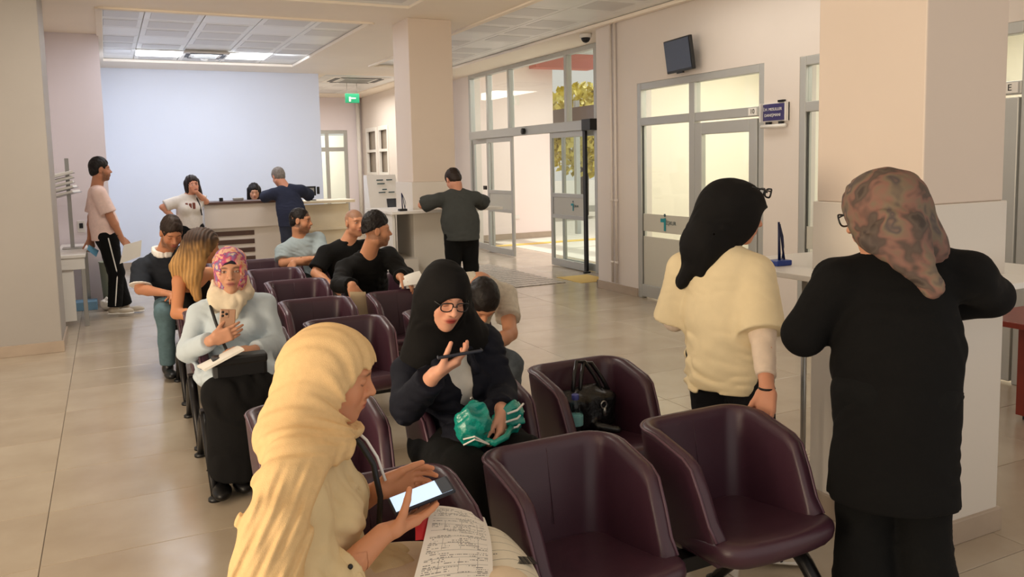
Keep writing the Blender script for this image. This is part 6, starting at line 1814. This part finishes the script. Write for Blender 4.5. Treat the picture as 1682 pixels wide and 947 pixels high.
rd_ = sheet('red_card', (0.610, 1.790, 0.705), (0.660, 1.800, 0.690), (0.630, 1.850, 0.735), (0.680, 1.86, 0.72), (0.002, 0.002), mat('red_card', (206, 36, 44), 0.5), 'small red card peeking out under the near hand and form', 3, 3, 'card')

# blue woman's folded papers and black handbag
sheet('folded_papers', (0.335, 4.13, 0.660), (0.355, 4.00, 0.668), (0.520, 4.10, 0.740), (0.535, 3.99, 0.748), (0.004, 0.0), M_paper, 'folded white papers under the hand of woman in pale blue shirt', th=0.012)
hb = empty('handbag', (0.525, 4.075, 0.590)); tag(hb, 'black handbag on the lap of woman in pale blue shirt', 'bag')
box('body', -0.125, 0.125, -0.045, 0.045, 0.0, 0.11, M_black, hb, bev=0.018)
box('flap', -0.127, 0.127, -0.050, 0.040, 0.070, 0.116, MATS['black_phone'] if 'black_phone' in MATS else mat('black_leather', (24, 23, 24), 0.42), hb, bev=0.012)
for x in (-0.09, 0.10): lathe('stud', [(0.006, -0.052), (0.006, -0.048)], M_steel, hb, 12, (x, -0.002 + 0.0, 0.06), (pi / 2, 0, 0)) if False else None

# teal plastic carrier bag hanging from the wrist of the woman with glasses
M_teal = mat('teal_plastic', (20, 142, 128), 0.25, bump=0.6, bscale=45, spec=0.7)
tb = empty('plastic_bag', (1.17, 2.52, 0.63)); tag(tb, 'crumpled teal plastic carrier bag under the hand of the woman with glasses', 'bag')
def crumple(name, c, r, m, parent, base, seed, h=0.006, amp=0.018, f=38):
    F = Form(); F.u(ell(c, V3(*r)), 0.01)
    V, Q = mesh_form(F, h, None, lambda P: amp * np.abs(wob(P, f, seed)) - amp * 0.4 + amp * 0.5 * creases(P, f * 1.8, (0.5, 0.3, 0.7), seed))
    o = np_mesh(name, V, Q, m, parent, base)
    o.data.polygons.foreach_set('use_smooth', [False] * len(o.data.polygons)) if False else None
    return o
_b = V3(1.17, 2.52, 0.63)
crumple('sack', (1.085, 2.525, 0.700), (0.062, 0.050, 0.082), M_teal, tb, _b, 1.0)
crumple('gathered_top', (1.245, 2.575, 0.690), (0.060, 0.040, 0.062), M_teal, tb, _b, 4.0)
tube('handle', [tuple(V3(*q) - _b) for q in ((1.10, 2.51, 0.655), (1.14, 2.475, 0.640), (1.185, 2.475, 0.655), (1.23, 2.53, 0.665))], 0.012, M_teal, tb, 8)
bm = bmesh.new()
for k in range(3): add_tube(bm, [tuple(V3(1.20 + 0.01 * k, 2.535, 0.655 + 0.03 * k) - _b), tuple(V3(1.255, 2.525, 0.665 + 0.03 * k) - _b), tuple(V3(1.30, 2.565, 0.675 + 0.028 * k) - _b)], 0.004, 6)
for k in range(2): add_tube(bm, [tuple(V3(1.035, 2.50, 0.645 + 0.02 * k) - _b), tuple(V3(1.065, 2.472, 0.668 + 0.01 * k) - _b), tuple(V3(1.12, 2.475, 0.640) - _b)], 0.003, 6)
_wp = bm_obj('white_print', bm, M_white, tb); _wp['kind'] = 'stuff'

# black handbag and water bottle on the second-row chair
M_leather = mat('black_glossy_leather', (18, 17, 18), 0.28, bump=0.25, bscale=60)
bg = empty('handbag', (1.80, 2.93, 0.455)); tag(bg, 'black leather handbag with looped straps on the second-row chair', 'bag')
F = Form(); b0 = V3(1.80, 2.93, 0.455)
F.u(rbox((1.80, 2.95, 0.53), V3(0.125, 0.065, 0.075), None, 0.03), 0.02); F.u(rc((1.70, 2.95, 0.58), (1.84, 2.96, 0.60), 0.035, 0.03), 0.05)
F.u(rc((1.80, 2.86, 0.475), (1.86, 2.80, 0.472), 0.02, 0.015), 0.03)
F.cut(half((0, 0, 0.452), (0, 0, -1)), 0.004)
V, Q = mesh_form(F, 0.007, None, lambda P: 0.006 * wob(P, 30, 2)); np_mesh('body', V, Q, M_leather, bg, b0)
for k, (dx, top) in enumerate(((0.0, 0.735), (0.035, 0.725))):
    pts = [(1.715 + dx, 2.925, 0.585), (1.745 + dx, 2.955, top - 0.05), (1.775 + dx, 2.985, top), (1.815 + dx, 2.985, top - 0.005), (1.850 + dx, 2.955, top - 0.07), (1.880 + dx, 2.925, 0.575)]
    o_ = tube('strap', [tuple(V3(*q) - b0) for q in pts], 0.009, M_leather, bg, 8)
for (x, y, z) in ((1.845, 2.880, 0.56), (1.888, 2.900, 0.575)):
    bm = bmesh.new(); add_tube(bm, [tuple(V3(x + 0.014 * cos(a_), y, z + 0.016 * sin(a_)) - b0) for a_ in [2 * pi * k / 12 for k in range(13)]], 0.004, 6, caps=False)
    bm_obj('buckle', bm, M_steel, bg, smooth=True)
lathe('zip_pull', [(0.008, 0), (0.009, 0.02), (0.004, 0.035)], M_steel, bg, 10, tuple(V3(1.848, 2.878, 0.515) - b0))

wbt = empty('water_bottle', (1.672, 2.825, 0.452)); tag(wbt, 'clear plastic water bottle with blue cap beside the black handbag', 'bottle')
M_pet = glass_mat('clear_bottle_plastic', (0.86, 0.93, 0.95))
lathe('bottle_body', [(0.026, 0.0), (0.031, 0.006), (0.031, 0.02), (0.029, 0.026), (0.031, 0.032), (0.029, 0.044), (0.031, 0.05), (0.031, 0.115), (0.029, 0.122), (0.031, 0.128), (0.028, 0.145), (0.016, 0.170), (0.0135, 0.176)], M_pet, wbt, 24)
lathe('label', [(0.0316, 0.066), (0.0318, 0.068), (0.0318, 0.105), (0.0316, 0.107)], mat('teal_label', (120, 176, 176), 0.5), wbt, 24)
lathe('water', [(0.0285, 0.004), (0.0285, 0.118)], glass_mat('water', (0.80, 0.88, 0.88)), wbt, 20)
lathe('cap', [(0.0150, 0.172), (0.0155, 0.174), (0.0155, 0.192), (0.014, 0.194)], mat('blue_cap', (66, 72, 140), 0.4), wbt, 24)

# papers on the chair backs and in hands
sheet('loose_papers', (1.800, 5.440, 0.745), (2.000, 5.455, 0.748), (1.840, 5.520, 0.800), (1.985, 5.530, 0.835), (0.008, 0.004), M_paper, 'white papers under the hand of man in open black shirt', th=0.006)
sheet('beige_folder', (1.470, 5.455, 0.520), (1.575, 5.445, 0.515), (1.460, 5.500, 0.735), (1.570, 5.490, 0.725), (0.004, 0.0), M_beigepaper, 'beige folder hanging from the black-sleeved hand between two chairs', th=0.006)
sheet('held_papers', (0.075, 9.74, 0.600), (0.285, 9.79, 0.660), (0.130, 9.755, 0.800), (0.310, 9.80, 0.840), (0.006, 0.004), M_paper, 'white papers held at the hip by man in pink T-shirt', th=0.003)
sheet('face_mask', (-0.235, 10.08, 0.745), (-0.150, 10.06, 0.66), (-0.215, 10.085, 0.80), (-0.120, 10.065, 0.73), (0.012, 0.008), mat('blue_mask_cloth', (120, 186, 226), 0.8), 'pale blue face mask dangling from hand of man in pink T-shirt', cat='mask')
